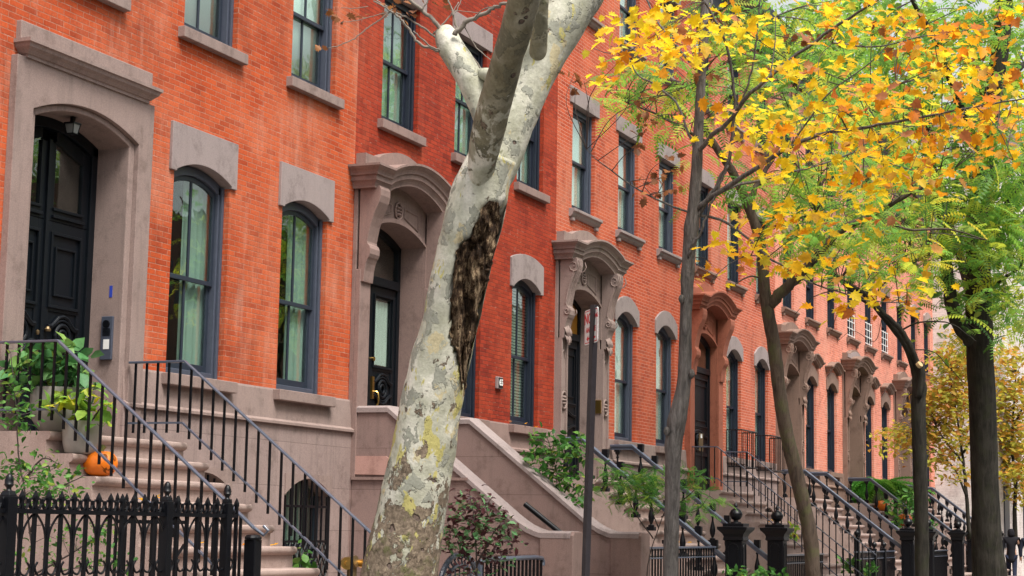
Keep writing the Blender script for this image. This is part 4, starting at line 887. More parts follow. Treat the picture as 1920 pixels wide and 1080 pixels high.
# ---------------------------------------------------------------- parking sign
top, bot = at(1114.5, 585, 12.6), at(1097, 1120, 12.6); low = bot+(bot-top)*((bot.z-.4)/(top.z-bot.z))
sg = empty('street_sign', low, 'white and red NO PARKING ANYTIME sign on a dark leaning steel post', 'sign')
m = MB(); w = .026; ax = Vector((.94, -.34, 0)); ay = Vector((.34, .94, 0))
ring = [(-1, -.6), (1, -.6), (1, .7), (.55, .7), (.55, -.2), (-.55, -.2), (-.55, .7), (-1, .7)]
m.loft([[p+ax*a*w+ay*b*w for a, b in ring] for p in (low, top+(top-low).normalized()*.05)]); M['post'] = simple('rusty_dark_post', (.03, .026, .03), .4, .5, coat=.4, var=.5, scale=25); m.build('sign_post', 'post', sg)
e = Vector((math.cos(math.radians(39)), math.sin(math.radians(39)), 0)); nrm = Vector((-e.y, e.x, 0))
cen = at(1108.5, 611.5, 12.66)+Vector((0, 0, 0)); 
R3 = Matrix((( -e.x, 0, nrm.x, 0), (-e.y, 0, nrm.y, 0), (0, 1, 0, 0), (0, 0, 0, 1)))
SM = Matrix.Translation(cen) @ R3
m = MB(); hw, hh = .15, .125
def rrect(a, b, r=.02, n=4):
    out = []
    for cx, cy, s in ((a-r, b-r, 0), (-a+r, b-r, 1), (-a+r, -b+r, 2), (a-r, -b+r, 3)):
        out += [(cx+r*math.cos(PI/2*(s+k/n)), cy+r*math.sin(PI/2*(s+k/n))) for k in range(n+1)]
    return out
def splate(poly, z0, z1): 
    m = MB(); m.loft([[SM @ Vector((x, y, z)) for x, y in poly] for z in (z0, z1)]); return m
splate(rrect(hw, hh), -.003, .001).build('sign_plate', 'white', sg)
o_, i_ = rrect(hw-.008, hh-.008, .018), rrect(hw-.014, hh-.014, .014); m = MB(); m.add([SM @ Vector((x, y, .0018)) for x, y in o_+i_], [(k, (k+1) % 20, 20+(k+1) % 20, 20+k) for k in range(20)]); m.build('sign_border', 'red', sg)
def sfont(txt, size, x, y): lettering(txt, size, 'red', sg, SM @ Matrix.Translation((x, y, .0022)), ext=.0004)
sfont('NO', .105, -.065, .055); sfont('PARKING', .042, .07, .065); sfont('ANYTIME', .052, .0, -.025)
splate([(-.10, -.085), (-.06, -.062), (-.06, -.078), (.10, -.078), (.10, -.092), (-.06, -.092), (-.06, -.108)], .0015, .0022).build('arrow', 'red', sg)
# ---------------------------------------------------------------- leaves
def norm(a): return a/np.linalg.norm(a, axis=-1, keepdims=True)
def T_lobed():
    half = [(0, 0), (.10, .10), (.36, .02), (.26, .20), (.50, .34), (.30, .40), (.46, .66), (.24, .62), (.17, .80), (.0, 1.0)]
    v = [(0, 0, 0), (0, .5, 0), (0, 1, -.06)]
    L = [(-x, y, .28*x-.05*y*y) for x, y in half[1:-1]]; Rr = [(x, y, .28*x-.05*y*y) for x, y in half[1:-1]]
    v += L+Rr; n = len(L)
    return np.array(v), [tuple([0]+list(range(3, 3+n))+[2, 1]), tuple([0, 1, 2]+list(range(3+2*n-1, 2+n, -1)))]
def T_oval(w=.3):
    v = [(0, 0, 0), (0, .5, .03), (0, 1, -.1), (-w*.8, .3, .1), (-w*.75, .65, .08), (w*.8, .3, .1), (w*.75, .65, .08)]
    return np.array(v), [(0, 1, 4, 3), (1, 2, 4), (0, 5, 6, 1), (1, 6, 2)]
def T_pinnate(n=8, w=.11, droop=.28, ll=.34):
    v = []; f = []
    for i in range(n+1):
        t = i/n; z = -droop*t*t; v += [(-.006, t, z), (.006, t, z)]
        if i: f.append((2*i-2, 2*i-1, 2*i+1, 2*i))
    for i in range(1, n+1):
        t = i/n; z = -droop*t*t; l = ll*(1-.55*abs(t-.45)**1.3*2)*.9
        for s, b in ((-1, 2*i), (1, 2*i+1)):
            k = len(v); v += [(s*l*.45, t+w*.1-.02, z-.02), (s*l, t+w*.9, z-.09), (s*l*.5, t+w*.95, z-.03)]
            f.append((b, k, k+1, k+2) if s > 0 else (b, k+2, k+1, k))
    return np.array(v), f
T_LOBE, T_OVAL, T_PIN, T_WIDE = T_lobed(), T_oval(), T_pinnate(), T_oval(.42)
T_FROND = T_pinnate(16, .06, .75, .22)
def leaf_mesh(name, mat, parent, T, pos, scale, up=(0, 0, 1), rnd=.8, outw=None, droop=0):
    tv, tf = T; n = len(pos); pos = np.asarray(pos, float)
    nz = norm(np.array(up, float)[None]+rnd*rng.normal(size=(n, 3)))
    d = rng.normal(size=(n, 3)) if outw is None else np.asarray(outw)+.35*rng.normal(size=(n, 3))
    d[:, 2] -= droop
    ny = norm(d-nz*np.sum(d*nz, 1, keepdims=True)); nx = np.cross(ny, nz)
    sc = np.broadcast_to(scale, (n,))[:, None, None]
    V = pos[:, None, :]+sc*(tv[None, :, 0:1]*nx[:, None]+tv[None, :, 1:2]*ny[:, None]+tv[None, :, 2:3]*nz[:, None])
    V = V.reshape(-1, 3)-np.array(wl(parent))
    k = len(tv); lens = np.array([len(f) for f in tf]); idx = np.concatenate([np.array(f) for f in tf])
    li = (idx[None]+(np.arange(n)*k)[:, None]).ravel(); ls = np.tile(lens, n)
    me = bpy.data.meshes.new(name); me.vertices.add(len(V)); me.vertices.foreach_set('co', V.astype(np.float32).ravel())
    me.loops.add(len(li)); me.loops.foreach_set('vertex_index', li.astype(np.int32)); me.polygons.add(len(ls))
    me.polygons.foreach_set('loop_start', np.concatenate([[0], np.cumsum(ls)[:-1]]).astype(np.int32)); me.update(calc_edges=True); me.validate()
    me.materials.append(M[mat]); o = bpy.data.objects.new(name, me); COL.objects.link(o)
    if parent: o.parent = parent
    WLOC[o.name] = wl(parent).copy(); return o
def cluster_pts(cl, d, dd, sub=5, spread=.16, k=1.0, flat=.45):
    """cl: (px, py, rx, ry, count): leaf sprays filling that much of a crown at distance d"""
    P = []; C = []
    for (px, py, rx, ry, n) in cl:
        m = max(1, round(n*k/sub))
        for _ in range(m):
            a = random.random()*2*PI; r = math.sqrt(random.random()); z = d+random.uniform(-dd, dd)
            c = at(px+rx*r*math.cos(a), py+ry*r*math.sin(a), z); C.append(c)
            for _ in range(sub): P.append(c+Vector((random.gauss(0, spread), random.gauss(0, spread), random.gauss(0, spread*flat))))
    return np.array(P), C
def trunk_mesh(path, wid, n=18, rough=.06, ns=3.0, sub=10, flare=0, seed=0):
    pts = bez(path, sub); rad = lerp_list(wid, sub); rings = []
    a = Vector((1, 0, 0))
    for i, p in enumerate(pts):
        t = (pts[min(i+1, len(pts)-1)]-pts[max(0, i-1)]).normalized(); a = (a-t*a.dot(t)).normalized(); b = t.cross(a); r = []
        for j in range(n):
            an = 2*PI*j/n; dr = math.cos(an)*a+math.sin(an)*b; q = p+dr*rad[i]
            f = 1+rough*(mnoise.noise(q*ns+Vector((seed, 0, 0)))*1.2+.6*mnoise.noise(q*ns*2.7+Vector((0, seed, 0))))
            r.append(p+dr*rad[i]*f)
        rings.append(r)
    m = MB(); m.loft(rings); return m, pts
BR = {}
def branch(m, pix, w0, w1, d0, d1, store, n=6):
    pts = [at(x, y, d0+(d1-d0)*i/(len(pix)-1)) for i, (x, y) in enumerate(pix)]; pts = bez(pts, 5); L = len(pts)
    jt = min(.006, w1*.5); pts = [p+Vector((random.gauss(0, jt), random.gauss(0, jt), random.gauss(0, jt))) if 0 < i < L-1 else p for i, p in enumerate(pts)]
    m.tube(pts, [(w0+(w1-w0)*i/(L-1)) for i in range(L)], n); store += pts
def twigs(m, C, store, k=1, r=.006, frac=.6):
    A = np.array([tuple(p) for p in store])
    for c in C:
        if random.random() > frac: continue
        cc = np.array(c); dsq = ((A-cc)**2).sum(1); p = Vector(A[int(dsq.argmin())]); v = c-p; L = v.length
        if L < .08 or L > 2.2: continue
        q = p+v*.5+Vector((random.gauss(0, .1*L), random.gauss(0, .1*L), .12*L*random.random()))
        m.tube(bez([p, q, c], 4), [r, r*.9, r*.85, r*.8, r*.75, r*.65, r*.55, r*.45, r*.35], 4)
# ---- plane tree
DP = 11.4; pw = DP/FPX/2
pt = empty('plane_tree', at(735, 1500, DP), 'leaning plane tree with pale mottled bark and a dark rotten hollow in its trunk', 'tree')
pc = [(728, 1420, 200), (738, 1250, 160), (750, 1080, 136), (776, 940, 120), (801, 800, 110), (820, 700, 104), (845, 600, 98), (866, 500, 102), (886, 420, 104), (903, 350, 96), (925, 290, 84)]
m, tp = trunk_mesh([at(x, y, DP) for x, y, w in pc], [w*pw*1.07 for x, y, w in pc], 40, .045, 4.5, 9); 
for (x, y, r, dx) in ((856, 748, 9, 3), (846, 824, 8, 3), (868, 640, 9, 3)):   # knots on the edge
    c = at(x, y, DP-.02); m.lathe([(.001, -r*pw*2), (r*pw*1.5, -r*pw*1.2), (r*pw*2, 0), (r*pw*1.5, r*pw*1.2), (.001, r*pw*2)], c.x, c.y, 9, c.z)
WL = [(918, 376), (903, 392), (900, 410), (890, 425), (884, 445), (868, 455), (858, 470), (852, 500), (850, 530), (848, 560), (848, 590), (846, 620), (850, 645), (858, 662), (863, 690), (865, 720), (867, 745)]
WR = [(934, 380), (937, 392), (937, 415), (934, 432), (928, 455), (922, 475), (918, 500), (912, 525), (908, 548), (900, 572), (896, 600), (890, 628), (884, 650), (880, 664), (876, 690), (873, 720), (869, 745)]
nv = []                                          # the trunk is eaten away behind the rotten hollow
for v in m.v:
    q = Vector(v)-CAMP; z = q.dot(FW); px = 960+FPX*q.dot(RT)/z; py = 540-FPX*q.dot(UP)/z; v = Vector(v)
    if 380 < py < 735 and z < DP:
        xl = np.interp(py, [a[1] for a in WL], [a[0] for a in WL]); xr = np.interp(py, [a[1] for a in WR], [a[0] for a in WR])
        if xl-2 < px: v += FW*min(.17, .17*min(1, (py-378)/25)*min(1, (740-py)/60)*min(1, (px-xl+2)/8))
    nv.append(tuple(v))
m.v = nv
m.build('trunk', 'plane', pt, smooth=True)
def limb(name, pc, d, n=26, rough=.045, mat='plane'):
    if len(d) == 2: d = [d[0]+(d[1]-d[0])*i/(len(pc)-1) for i in range(len(pc))]
    m, _ = trunk_mesh([at(x, y, q) for (x, y, w), q in zip(pc, d)], [w*pw*q/DP for (x, y, w), q in zip(pc, d)], n, rough, 5, 8, seed=len(pc)); return m.build(name, mat, pt, smooth=True)
limb('limb', [(893, 390, 62), (925, 320, 84), (955, 240, 88), (985, 170, 86), (1015, 105, 90), (1055, 40, 92), (1100, -30, 84), (1180, -160, 70)], (DP, DP+.35))
limb('limb', [(892, 378, 14), (897, 345, 36), (902, 315, 52), (909, 275, 60), (918, 235, 63), (935, 170, 61), (952, 110, 58), (972, 40, 60), (990, -30, 58), (1015, -140, 52)], [DP-.10, DP-.12, DP-.15, DP-.22, DP-.33, DP-.55, DP-.75, DP-.97, DP-1.18, DP-1.5], mat='plane_shaded')  # underside shade of this limb is painted in its darker bark
limb('limb', [(915, 240, 44), (900, 195, 46), (882, 150, 50), (862, 115, 52), (846, 90, 50), (838, 72, 46), (832, 58, 34)], (DP+.05, DP+.25))
limb('limb', [(1000, 190, 16), (1004, 140, 28), (1009, 95, 33), (1012, 50, 32), (1014, 0, 30), (1018, -80, 26)], (DP+.2, DP-.15), mat='plane_shaded')
limb('limb', [(938, 146, 20), (922, 141, 26), (908, 139, 24), (898, 138, 20)], (DP-.05, DP+.12))
# hollow: ragged rotten wood set into the trunk on its right side
def wound():
    L, Rr = WL, WR
    W = 30; rows = []; Lb = bez([Vector((*p, 0)) for p in L], 6); Rb = bez([Vector((*p, 0)) for p in Rr], 6)
    for i in range(len(Lb)):
        row = []
        for j in range(W+1):
            t = j/W; x = Lb[i].x+(Rb[i].x-Lb[i].x)*t; y = Lb[i].y+(Rb[i].y-Lb[i].y)*t
            ed = (i/8 if i < 8 else 1)*(min(1, (len(Lb)-1-i)/8)); 
            # trunk cross section: axis x at this height
            ys = [q[1] for q in pc]; k = max(q for q in range(len(pc)-1) if pc[q][1] >= y); tt = (pc[k][1]-y)/(pc[k][1]-pc[k+1][1]); ax = pc[k][0]+(pc[k+1][0]-pc[k][0])*tt; wd = pc[k][2]+(pc[k+1][2]-pc[k][2])*tt
            u = (x-ax)/(wd/2); bulge = math.sqrt(max(0.0, 1-min(1, u*u)))*wd/2*2*pw*.98
            q = Vector((x*.035, y*.011, 3)); nn = mnoise.noise(q*1.6)*.5+mnoise.noise(q*4.5)*.35+mnoise.noise(q*11)*.2
            gr = .5*math.exp(-((t-.45-.12*math.sin(i*.13))/.16)**2)
            jag = 8.0*nn+5*mnoise.noise(Vector((y*.09, j, 2))) if (j in (0, 1, W-1, W)) else 0
            dd = DP-bulge-.03+(.12*gr-.12*nn)*ed*(1 if 0 < j < W else .3)
            row.append(at(x+jag+(6 if j == W else 0)*mnoise.noise(Vector((y*.06, 7, 1))), y, dd))
        rows.append(row)
    m = MB(); n = W+1; vs = [p for r in rows for p in r]
    m.add(vs, [(i*n+j, i*n+j+1, (i+1)*n+j+1, (i+1)*n+j) for i in range(len(rows)-1) for j in range(W)])
    back = [[p+FW*.14 for p in (r[0], r[-1])] for r in rows]
    m.strip([r[0] for r in rows], [b[0] for b in back]); m.strip([r[-1] for r in rows], [b[1] for b in back]); m.strip(rows[0], [p+FW*.14 for p in rows[0]]); m.strip(rows[-1], [p+FW*.14 for p in rows[-1]])
    return m
wound().build('rotten_hollow', 'wound', pt, smooth=60)
m = MB()
lip = bez([at(x, y, DP-wd*pw) for x, y, wd in [(925, 372, 70), (908, 380, 84), (896, 402, 92), (884, 422, 96), (874, 444, 92), (860, 455, 84), (850, 474, 78), (845, 500, 76), (842, 530, 74), (841, 560, 70), (841, 600, 62)]], 6)
m.tube(lip, [.024+.016*mnoise.noise(p*9) for p in lip], 8); m.build('bark_lip', 'plane', pt, smooth=True)
m = MB(); st = []
for pix, w0, w1, dd in ([(832, 68), (815, 40), (790, 18), (755, -10)], .016, .010, 0), ([(833, 60), (822, 48), (805, 33)], .008, .005, .03), ([(828, 82), (812, 66), (790, 50), (765, 34), (740, 22), (700, -4)], .009, .005, .05), \
    ([(824, 95), (800, 88), (782, 78), (770, 60), (755, 40), (742, 28), (728, 18), (700, 2)], .011, .005, -.05), ([(824, 94), (806, 86), (790, 72), (775, 58)], .006, .004, -.08), ([(735, 20), (715, 35), (690, 52), (665, 72), (640, 84), (615, 90)], .005, .003, -.05), ([(730, 22), (700, 30), (670, 38), (640, 42)], .0035, .002, -.05), \
    ([(852, 66), (870, 48), (895, 32), (920, 18), (945, 8), (968, -4)], .017, .011, -.1), ([(862, 74), (875, 95), (892, 115), (905, 134)], .011, .008, .0), ([(858, 60), (852, 35), (845, 12), (838, -8)], .008, .006, .05), ([(812, 64), (830, 45), (845, 28), (860, 4)], .006, .004, .06), ([(848, 30), (858, 15), (866, -5)], .004, .003, .05), ([(872, 52), (890, 85), (910, 105), (930, 118)], .004, .003, -.1), ([(884, 40), (905, 18), (935, 10)], .004, .003, -.2), ([(905, 137), (890, 125), (880, 110)], .004, .002, .1), ([(790, 20), (800, 5), (810, -10)], .006, .004, 0), ([(1000, -5), (985, 8), (975, 20)], .006, .003, -.5), ([(845, 20), (880, 22), (920, 26)], .003, .002, .1), ([(690, 12), (665, 16), (640, 14)], .003, .002, 0):
    branch(m, pix, w0, w1, DP+.2+dd, DP+.2+dd*2, st, 6)
m.build('twigs', 'twig_pale', pt, smooth=True)
P, C = cluster_pts([(760, 12, 40, 14, 8), (730, 8, 20, 10, 5), (640, 22, 30, 14, 5), (660, 30, 20, 12, 4), (700, 30, 20, 10, 3), (605, 92, 6, 4, 2), (825, 10, 10, 6, 3), (770, 30, 15, 10, 3)], DP+.2, .15, 1, .02)
leaf_mesh('leaves', 'leaf_brown', pt, T_LOBE, P, rng.uniform(.035, .075, len(P)), rnd=1.2)
# ---- slender grey tree with yellow leaves
D2 = 16.0; w2 = D2/FPX/2
t2 = empty('street_tree', at(1256, 1380, D2), 'slender grey trunked tree with yellow and orange lobed leaves', 'tree', 'street trees along the kerb')
pc2 = [(1254, 1385, 32), (1257, 1085, 28), (1259, 1000, 28), (1261, 900, 29), (1263, 835, 33), (1269, 790, 36), (1279, 740, 29), (1284, 690, 25), (1286, 600, 23), (1288, 540, 24), (1291, 490, 25), (1296, 430, 27), (1301, 390, 24), (1307, 300, 20), (1312, 200, 18), (1318, 100, 17), (1321, 40, 19), (1324, -30, 14), (1330, -160, 11)]
m, _ = trunk_mesh([at(x, y, D2) for x, y, w in pc2], [w*w2 for x, y, w in pc2], 22, .09, 7, 6, seed=3)
for (x, y, r) in ((1250, 808, 5), (1297, 700, 6), (1278, 560, 5)):
    c = at(x, y, D2-.06); m.lathe([(.001, -.05), (.022, -.03), (.03, .0), (.018, .03), (.001, .04)], c.x, c.y, 8, c.z)
m.build('trunk', 'bark_grey', t2, smooth=True); st2 = [at(x, y, D2) for x, y, w in pc2 if y < 450]
m = MB()
for pix, a, b, da, db in [([(1300, 425), (1320, 385), (1345, 345), (1366, 300), (1374, 240), (1378, 187), (1366, 102), (1341, 37), (1317, -5)], .020, .010, 0, -.4), ([(1308, 285), (1335, 255), (1366, 228), (1407, 175), (1480, 114), (1560, 55), (1620, 15), (1700, -30)], .024, .009, 0, -1.2),
    ([(1302, 395), (1345, 362), (1390, 334), (1440, 300), (1480, 277), (1545, 250), (1602, 242), (1680, 228), (1745, 216), (1830, 200), (1960, 178)], .026, .006, 0, -1.5), ([(1345, 362), (1386, 346), (1440, 335), (1480, 322), (1520, 314), (1602, 285), (1655, 248), (1765, 228)], .016, .005, -.1, .8),
    ([(1304, 130), (1285, 105), (1260, 77), (1232, 40), (1211, -5)], .014, .008, 0, .6), ([(1296, 400), (1240, 378), (1182, 346), (1140, 315), (1117, 298), (1100, 280)], .010, .003, 0, -.6), ([(1298, 402), (1350, 412), (1394, 440), (1440, 482), (1480, 504), (1518, 529), (1575, 548), (1629, 564), (1700, 568)], .015, .004, 0, -.7),
    ([(1300, 275), (1285, 235), (1268, 192), (1230, 160), (1195, 139), (1175, 94)], .014, .005, 0, .5), ([(1290, 484), (1300, 455), (1313, 440), (1330, 395), (1350, 345), (1366, 310)], .014, .010, -.05, -.2), ([(1320, 50), (1345, 25), (1375, 0)], .018, .010, 0, -.3), ([(1320, 50), (1335, 5), (1345, -30)], .014, .01, 0, .3),
    ([(1374, 215), (1395, 180), (1412, 120), (1420, 60), (1425, -5)], .010, .006, -.2, -.4), ([(1480, 277), (1520, 220), (1560, 170), (1640, 110), (1700, 40)], .009, .004, -.6, -1), ([(1560, 80), (1640, 88), (1720, 70), (1800, 60), (1870, 30)], .008, .003, -1, -1.3), ([(1480, 114), (1530, 130), (1600, 155), (1680, 160)], .007, .003, -.8, -.2), ([(1830, 200), (1870, 240), (1900, 300)], .005, .003, -1.2, -1),
    ([(1407, 175), (1440, 150), (1452, 90), (1455, 30)], .008, .004, -.5, -.3), ([(1260, 77), (1215, 85), (1150, 100), (1110, 90)], .007, .003, .3, .5), ([(1602, 285), (1650, 300), (1720, 320), (1790, 315)], .007, .003, 0, .4), ([(1440, 482), (1400, 480), (1360, 500), (1330, 530)], .006, .003, -.4, -.4)]:
    branch(m, pix, a, b, D2+da, D2+db, st2)
m.build('branches', 'bark_grey', t2, smooth=True)
YEL = [(1190, 55, 85, 55, 90), (1140, 105, 40, 40, 30), (1290, 45, 70, 50, 55), (1240, 110, 60, 35, 35), (1400, 60, 80, 55, 70), (1470, 105, 60, 45, 45), (1425, 205, 85, 35, 55), (1385, 270, 60, 35, 32), (1440, 285, 55, 30, 35), (1560, 270, 80, 40, 60), (1600, 150, 70, 60, 45), (1560, 335, 120, 38, 75), (1660, 330, 70, 30, 40), (1500, 405, 70, 28, 45), (1560, 430, 80, 32, 55), (1400, 470, 55, 26, 32), (1345, 520, 35, 18, 14), (1440, 455, 50, 26, 30), (1490, 500, 85, 25, 45), (1590, 470, 50, 36, 30), (1640, 545, 50, 22, 22), (1700, 520, 40, 22, 14), (1580, 588, 16, 18, 7), (1500, 240, 50, 50, 26), (1450, 235, 50, 40, 20), (1620, 390, 60, 30, 25)]
ORA = [(1620, 40, 90, 50, 60), (1720, 70, 110, 60, 95), (1830, 90, 90, 70, 85), (1660, 170, 120, 50, 85), (1790, 190, 120, 60, 120), (1880, 170, 50, 90, 60), (1700, 255, 110, 40, 80), (1820, 260, 100, 45, 85), (1770, 312, 70, 36, 50), (1885, 30, 50, 40, 30), (1560, 230, 70, 30, 25), (1230, 130, 60, 40, 20), (1540, 40, 60, 40, 30), (1660, 545, 50, 20, 10), (1480, 420, 60, 30, 12), (1640, 330, 80, 30, 26)]
YEL = [(x, y, a, b, n*(.72 if y > 300 else .95)) for x, y, a, b, n in YEL]
P, C = cluster_pts(YEL+[(x, y, a, b, n*.36) for x, y, a, b, n in ORA], D2-.3, 1.4, 9, .17, 1.0, .28); leaf_mesh('yellow_leaves', 'leaf_yellow', t2, T_LOBE, P, rng.uniform(.06, .135, len(P)), rnd=.6, droop=.6)
m = MB(); twigs(m, C, st2, r=.005)
P, C = cluster_pts(ORA+[(x, y, a, b, n*.12) for x, y, a, b, n in YEL], D2-.9, 1.3, 7, .16, .62, .3); leaf_mesh('orange_leaves', 'leaf_orange', t2, T_LOBE, P, rng.uniform(.06, .135, len(P)), rnd=.6, droop=.6); twigs(m, C, st2, r=.005)
DEAD = [(1215, 250, 26, 22, 12), (1245, 335, 22, 30, 18), (1205, 345, 12, 26, 10), (1262, 300, 24, 16, 12), (1190, 285, 10, 14, 6), (1210, 195, 20, 20, 8), (1085, 150, 12, 34, 8), (1100, 165, 10, 20, 6), (1560, 70, 40, 20, 8), (1630, 60, 20, 20, 7), (1690, 90, 20, 12, 6), (1820, 130, 40, 40, 8), (1500, 60, 14, 30, 8), (1750, 330, 30, 20, 5), (1330, 150, 20, 30, 6)]
P, C = cluster_pts(DEAD, D2-.2, .6, 4, .045, .8); leaf_mesh('withered_leaves', 'leaf_brown', t2, T_LOBE, P, rng.uniform(.05, .10, len(P)), rnd=1.3, droop=1.8); twigs(m, C, st2, r=.005, frac=1)
m.build('twigs', 'twig', t2)
# ---- brown tree
D3 = 21.0; w3 = D3/FPX/2
t3 = empty('street_tree', at(1526, 1330, D3), 'bent brown mossy trunked tree with feathery green leaflets, before the thin iron stoop railings', 'tree', 'street trees along the kerb')
pc3 = [(1530, 1335, 34), (1525, 1085, 28), (1518, 1000, 28), (1503, 930, 27), (1486, 860, 27), (1472, 800, 26), (1462, 740, 25), (1455, 680, 26), (1450, 640, 25), (1441, 590, 24), (1434, 545, 22), (1430, 490, 21), (1420, 435, 19), (1400, 380, 17), (1375, 325, 16), (1345, 280, 14), (1318, 230, 11), (1300, 160, 8)]
m, _ = trunk_mesh([at(x, y, D3) for x, y, w in pc3], [w*w3 for x, y, w in pc3], 20, .07, 6, 6, seed=9); m.build('trunk', 'bark_brown', t3, smooth=True)
st3 = [at(x, y, D3) for x, y, w in pc3 if y < 560]; m = MB()
for pix, a, b, da, db in [([(1443, 572), (1465, 548), (1490, 525), (1520, 492), (1540, 470), (1580, 430), (1640, 400), (1690, 372), (1745, 340)], .075, .025, 0, -.5), ([(1520, 492), (1535, 440), (1530, 380), (1560, 300)], .035, .012, 0, .6), ([(1400, 380), (1430, 330), (1470, 250), (1500, 150)], .04, .012, 0, .5), ([(1640, 400), (1700, 430), (1780, 430), (1850, 450)], .02, .008, -.3, .5), ([(1345, 280), (1280, 240), (1220, 210), (1170, 190)], .025, .006, 0, -.5), ([(1420, 435), (1470, 420), (1530, 400)], .025, .01, 0, -.4), ([(1430, 520), (1400, 520), (1370, 540)], .012, .006, 0, -.2)]:
    branch(m, pix, a, b, D3+da, D3+db, st3, 8)
m.build('branches', 'bark_brown', t3, smooth=True)
GR3 = [(1205, 190, 50, 60, 26), (1180, 160, 40, 40, 18), (1230, 210, 40, 30, 14), (1370, 130, 130, 90, 120), (1500, 160, 110, 110, 150), (1450, 350, 80, 70, 70), (1540, 390, 110, 60, 120), (1600, 470, 80, 50, 70), (1640, 330, 90, 60, 80), (1290, 190, 60, 60, 30), (1400, 30, 160, 50, 90), (1340, 330, 50, 50, 16), (1480, 460, 70, 40, 26)]
P, C = cluster_pts(GR3, D3, 2.2, 3, .22); leaf_mesh('leaves', 'leaf_green', t3, T_PIN, P, rng.uniform(.22, .36, len(P)), rnd=.55, droop=.5)
m = MB(); twigs(m, C, st3, r=.007, frac=.5); m.build('twigs', 'twig', t3)
# ---- dark tree with pruned stub
D4 = 28.0; w4 = D4/FPX/2
t4 = empty('street_tree', at(1729, 1280, D4), 'dark pruned tree with a sawn off stub and a long limb reaching left', 'tree', 'street trees along the kerb')
pc4 = [(1731, 1285, 30), (1729, 1085, 26), (1728, 1000, 26), (1726, 900, 26), (1723, 820, 27), (1722, 760, 27), (1724, 722, 26), (1715, 690, 16), (1700, 650, 14), (1680, 620, 15), (1655, 590, 14), (1632, 562, 12), (1610, 545, 10), (1570, 520, 8), (1540, 490, 6)]
m, _ = trunk_mesh([at(x, y, D4) for x, y, w in pc4], [w*w4 for x, y, w in pc4], 18, .09, 5, 6, seed=5); m.build('trunk', 'bark_dark', t4, smooth=True)
m, _ = trunk_mesh([at(x, y, D4-.1) for x, y in ((1722, 745), (1727, 715), (1725, 688), (1722, 682))], [13*w4*2*.5, 17*w4, 18*w4, 15*w4], 12, .06, 6, 5); m.build('sawn_stub', 'bark_dark', t4, smooth=True)
c = at(1724, 686, D4-.2); m = MB(); m.tube([c+Vector((0, .02, 0)), c+Vector((-.02, -.02, .03))], .05, 12); m.build('cut_face', 'endgrain', t4)
st4 = []; m = MB()
for pix, a, b, da, db in [([(1724, 690), (1708, 650), (1690, 620), (1670, 600), (1645, 578), (1615, 560), (1575, 525)], .05, .03, -.1, -.3), ([(1690, 620), (1720, 605), (1760, 603), (1790, 610), (1830, 640)], .016, .006, 0, -.5), ([(1700, 655), (1750, 660), (1780, 690), (1810, 720)], .010, .005, 0, .4), ([(1600, 545), (1560, 545), (1520, 560), (1490, 590)], .012, .004, 0, -.3), ([(1610, 548), (1590, 580), (1570, 590), (1560, 620)], .008, .004, -.3, 0), ([(1570, 520), (1540, 500), (1500, 490), (1460, 485)], .02, .008, 0, 0), ([(1655, 590), (1640, 640), (1600, 620), (1570, 640)], .006, .003, 0, -.4), ([(1640, 575), (1650, 540), (1690, 505), (1740, 480)], .02, .008, 0, .5)]:
    branch(m, pix, a, b, D4+da, D4+db, st4, 7)
m.build('branches', 'bark_dark', t4, smooth=True)
GR4 = [(1650, 440, 90, 50, 70), (1560, 460, 60, 30, 26), (1690, 500, 60, 40, 40), (1740, 440, 60, 60, 70), (1630, 515, 50, 30, 20), (1600, 250, 120, 100, 150), (1700, 350, 90, 70, 110)]
P, C = cluster_pts(GR4, D4, 2.0, 3, .25); leaf_mesh('leaves', 'leaf_lime', t4, T_PIN, P, rng.uniform(.26, .42, len(P)), rnd=.55, droop=.5)
m = MB(); twigs(m, C, st4, r=.009, frac=.5); m.build('twigs', 'twig', t4)
# ---- big dark trunk at right
D5 = 31.5; w5 = D5/FPX/2
t5 = empty('street_tree', at(1850, 1200, D5), 'stout dark trunk with wide green crown, at far right', 'tree', 'street trees along the kerb')
pc5 = [(1860, 1205, 96), (1856, 1085, 66), (1851, 1020, 56), (1848, 950, 52), (1845, 850, 51), (1842, 760, 50), (1838, 680, 50), (1836, 600, 50), (1834, 500, 46), (1836, 400, 42), (1846, 300, 38), (1862, 180, 34), (1878, 70, 32), (1886, -40, 30), (1890, -150, 28)]
m, _ = trunk_mesh([at(x, y, D5) for x, y, w in pc5], [w*w5 for x, y, w in pc5], 26, .035, 2.6, 6, seed=11); m.build('trunk', 'bark_dark', t5, smooth=True)
st5 = [at(x, y, D5) for x, y, w in pc5 if y < 600]; m = MB()
for pix, a, b, da, db in [([(1832, 650), (1805, 618), (1788, 585), (1780, 540), (1774, 490), (1768, 420), (1750, 330), (1740, 200)], .15, .06, 0, -.8), ([(1838, 480), (1880, 400), (1930, 320)], .10, .05, 0, .6), ([(1846, 300), (1800, 200), (1760, 90), (1700, -20)], .09, .04, 0, -.6), ([(1774, 490), (1720, 430), (1660, 400)], .05, .02, -.4, -1), ([(1862, 180), (1920, 120)], .08, .05, 0, .4), ([(1838, 560), (1870, 530), (1915, 500)], .05, .02, 0, -.6), ([(1768, 420), (1800, 380), (1850, 350)], .04, .02, -.6, 0)]:
    branch(m, pix, a, b, D5+da, D5+db, st5, 9)
m.build('branches', 'bark_dark', t5, smooth=True)
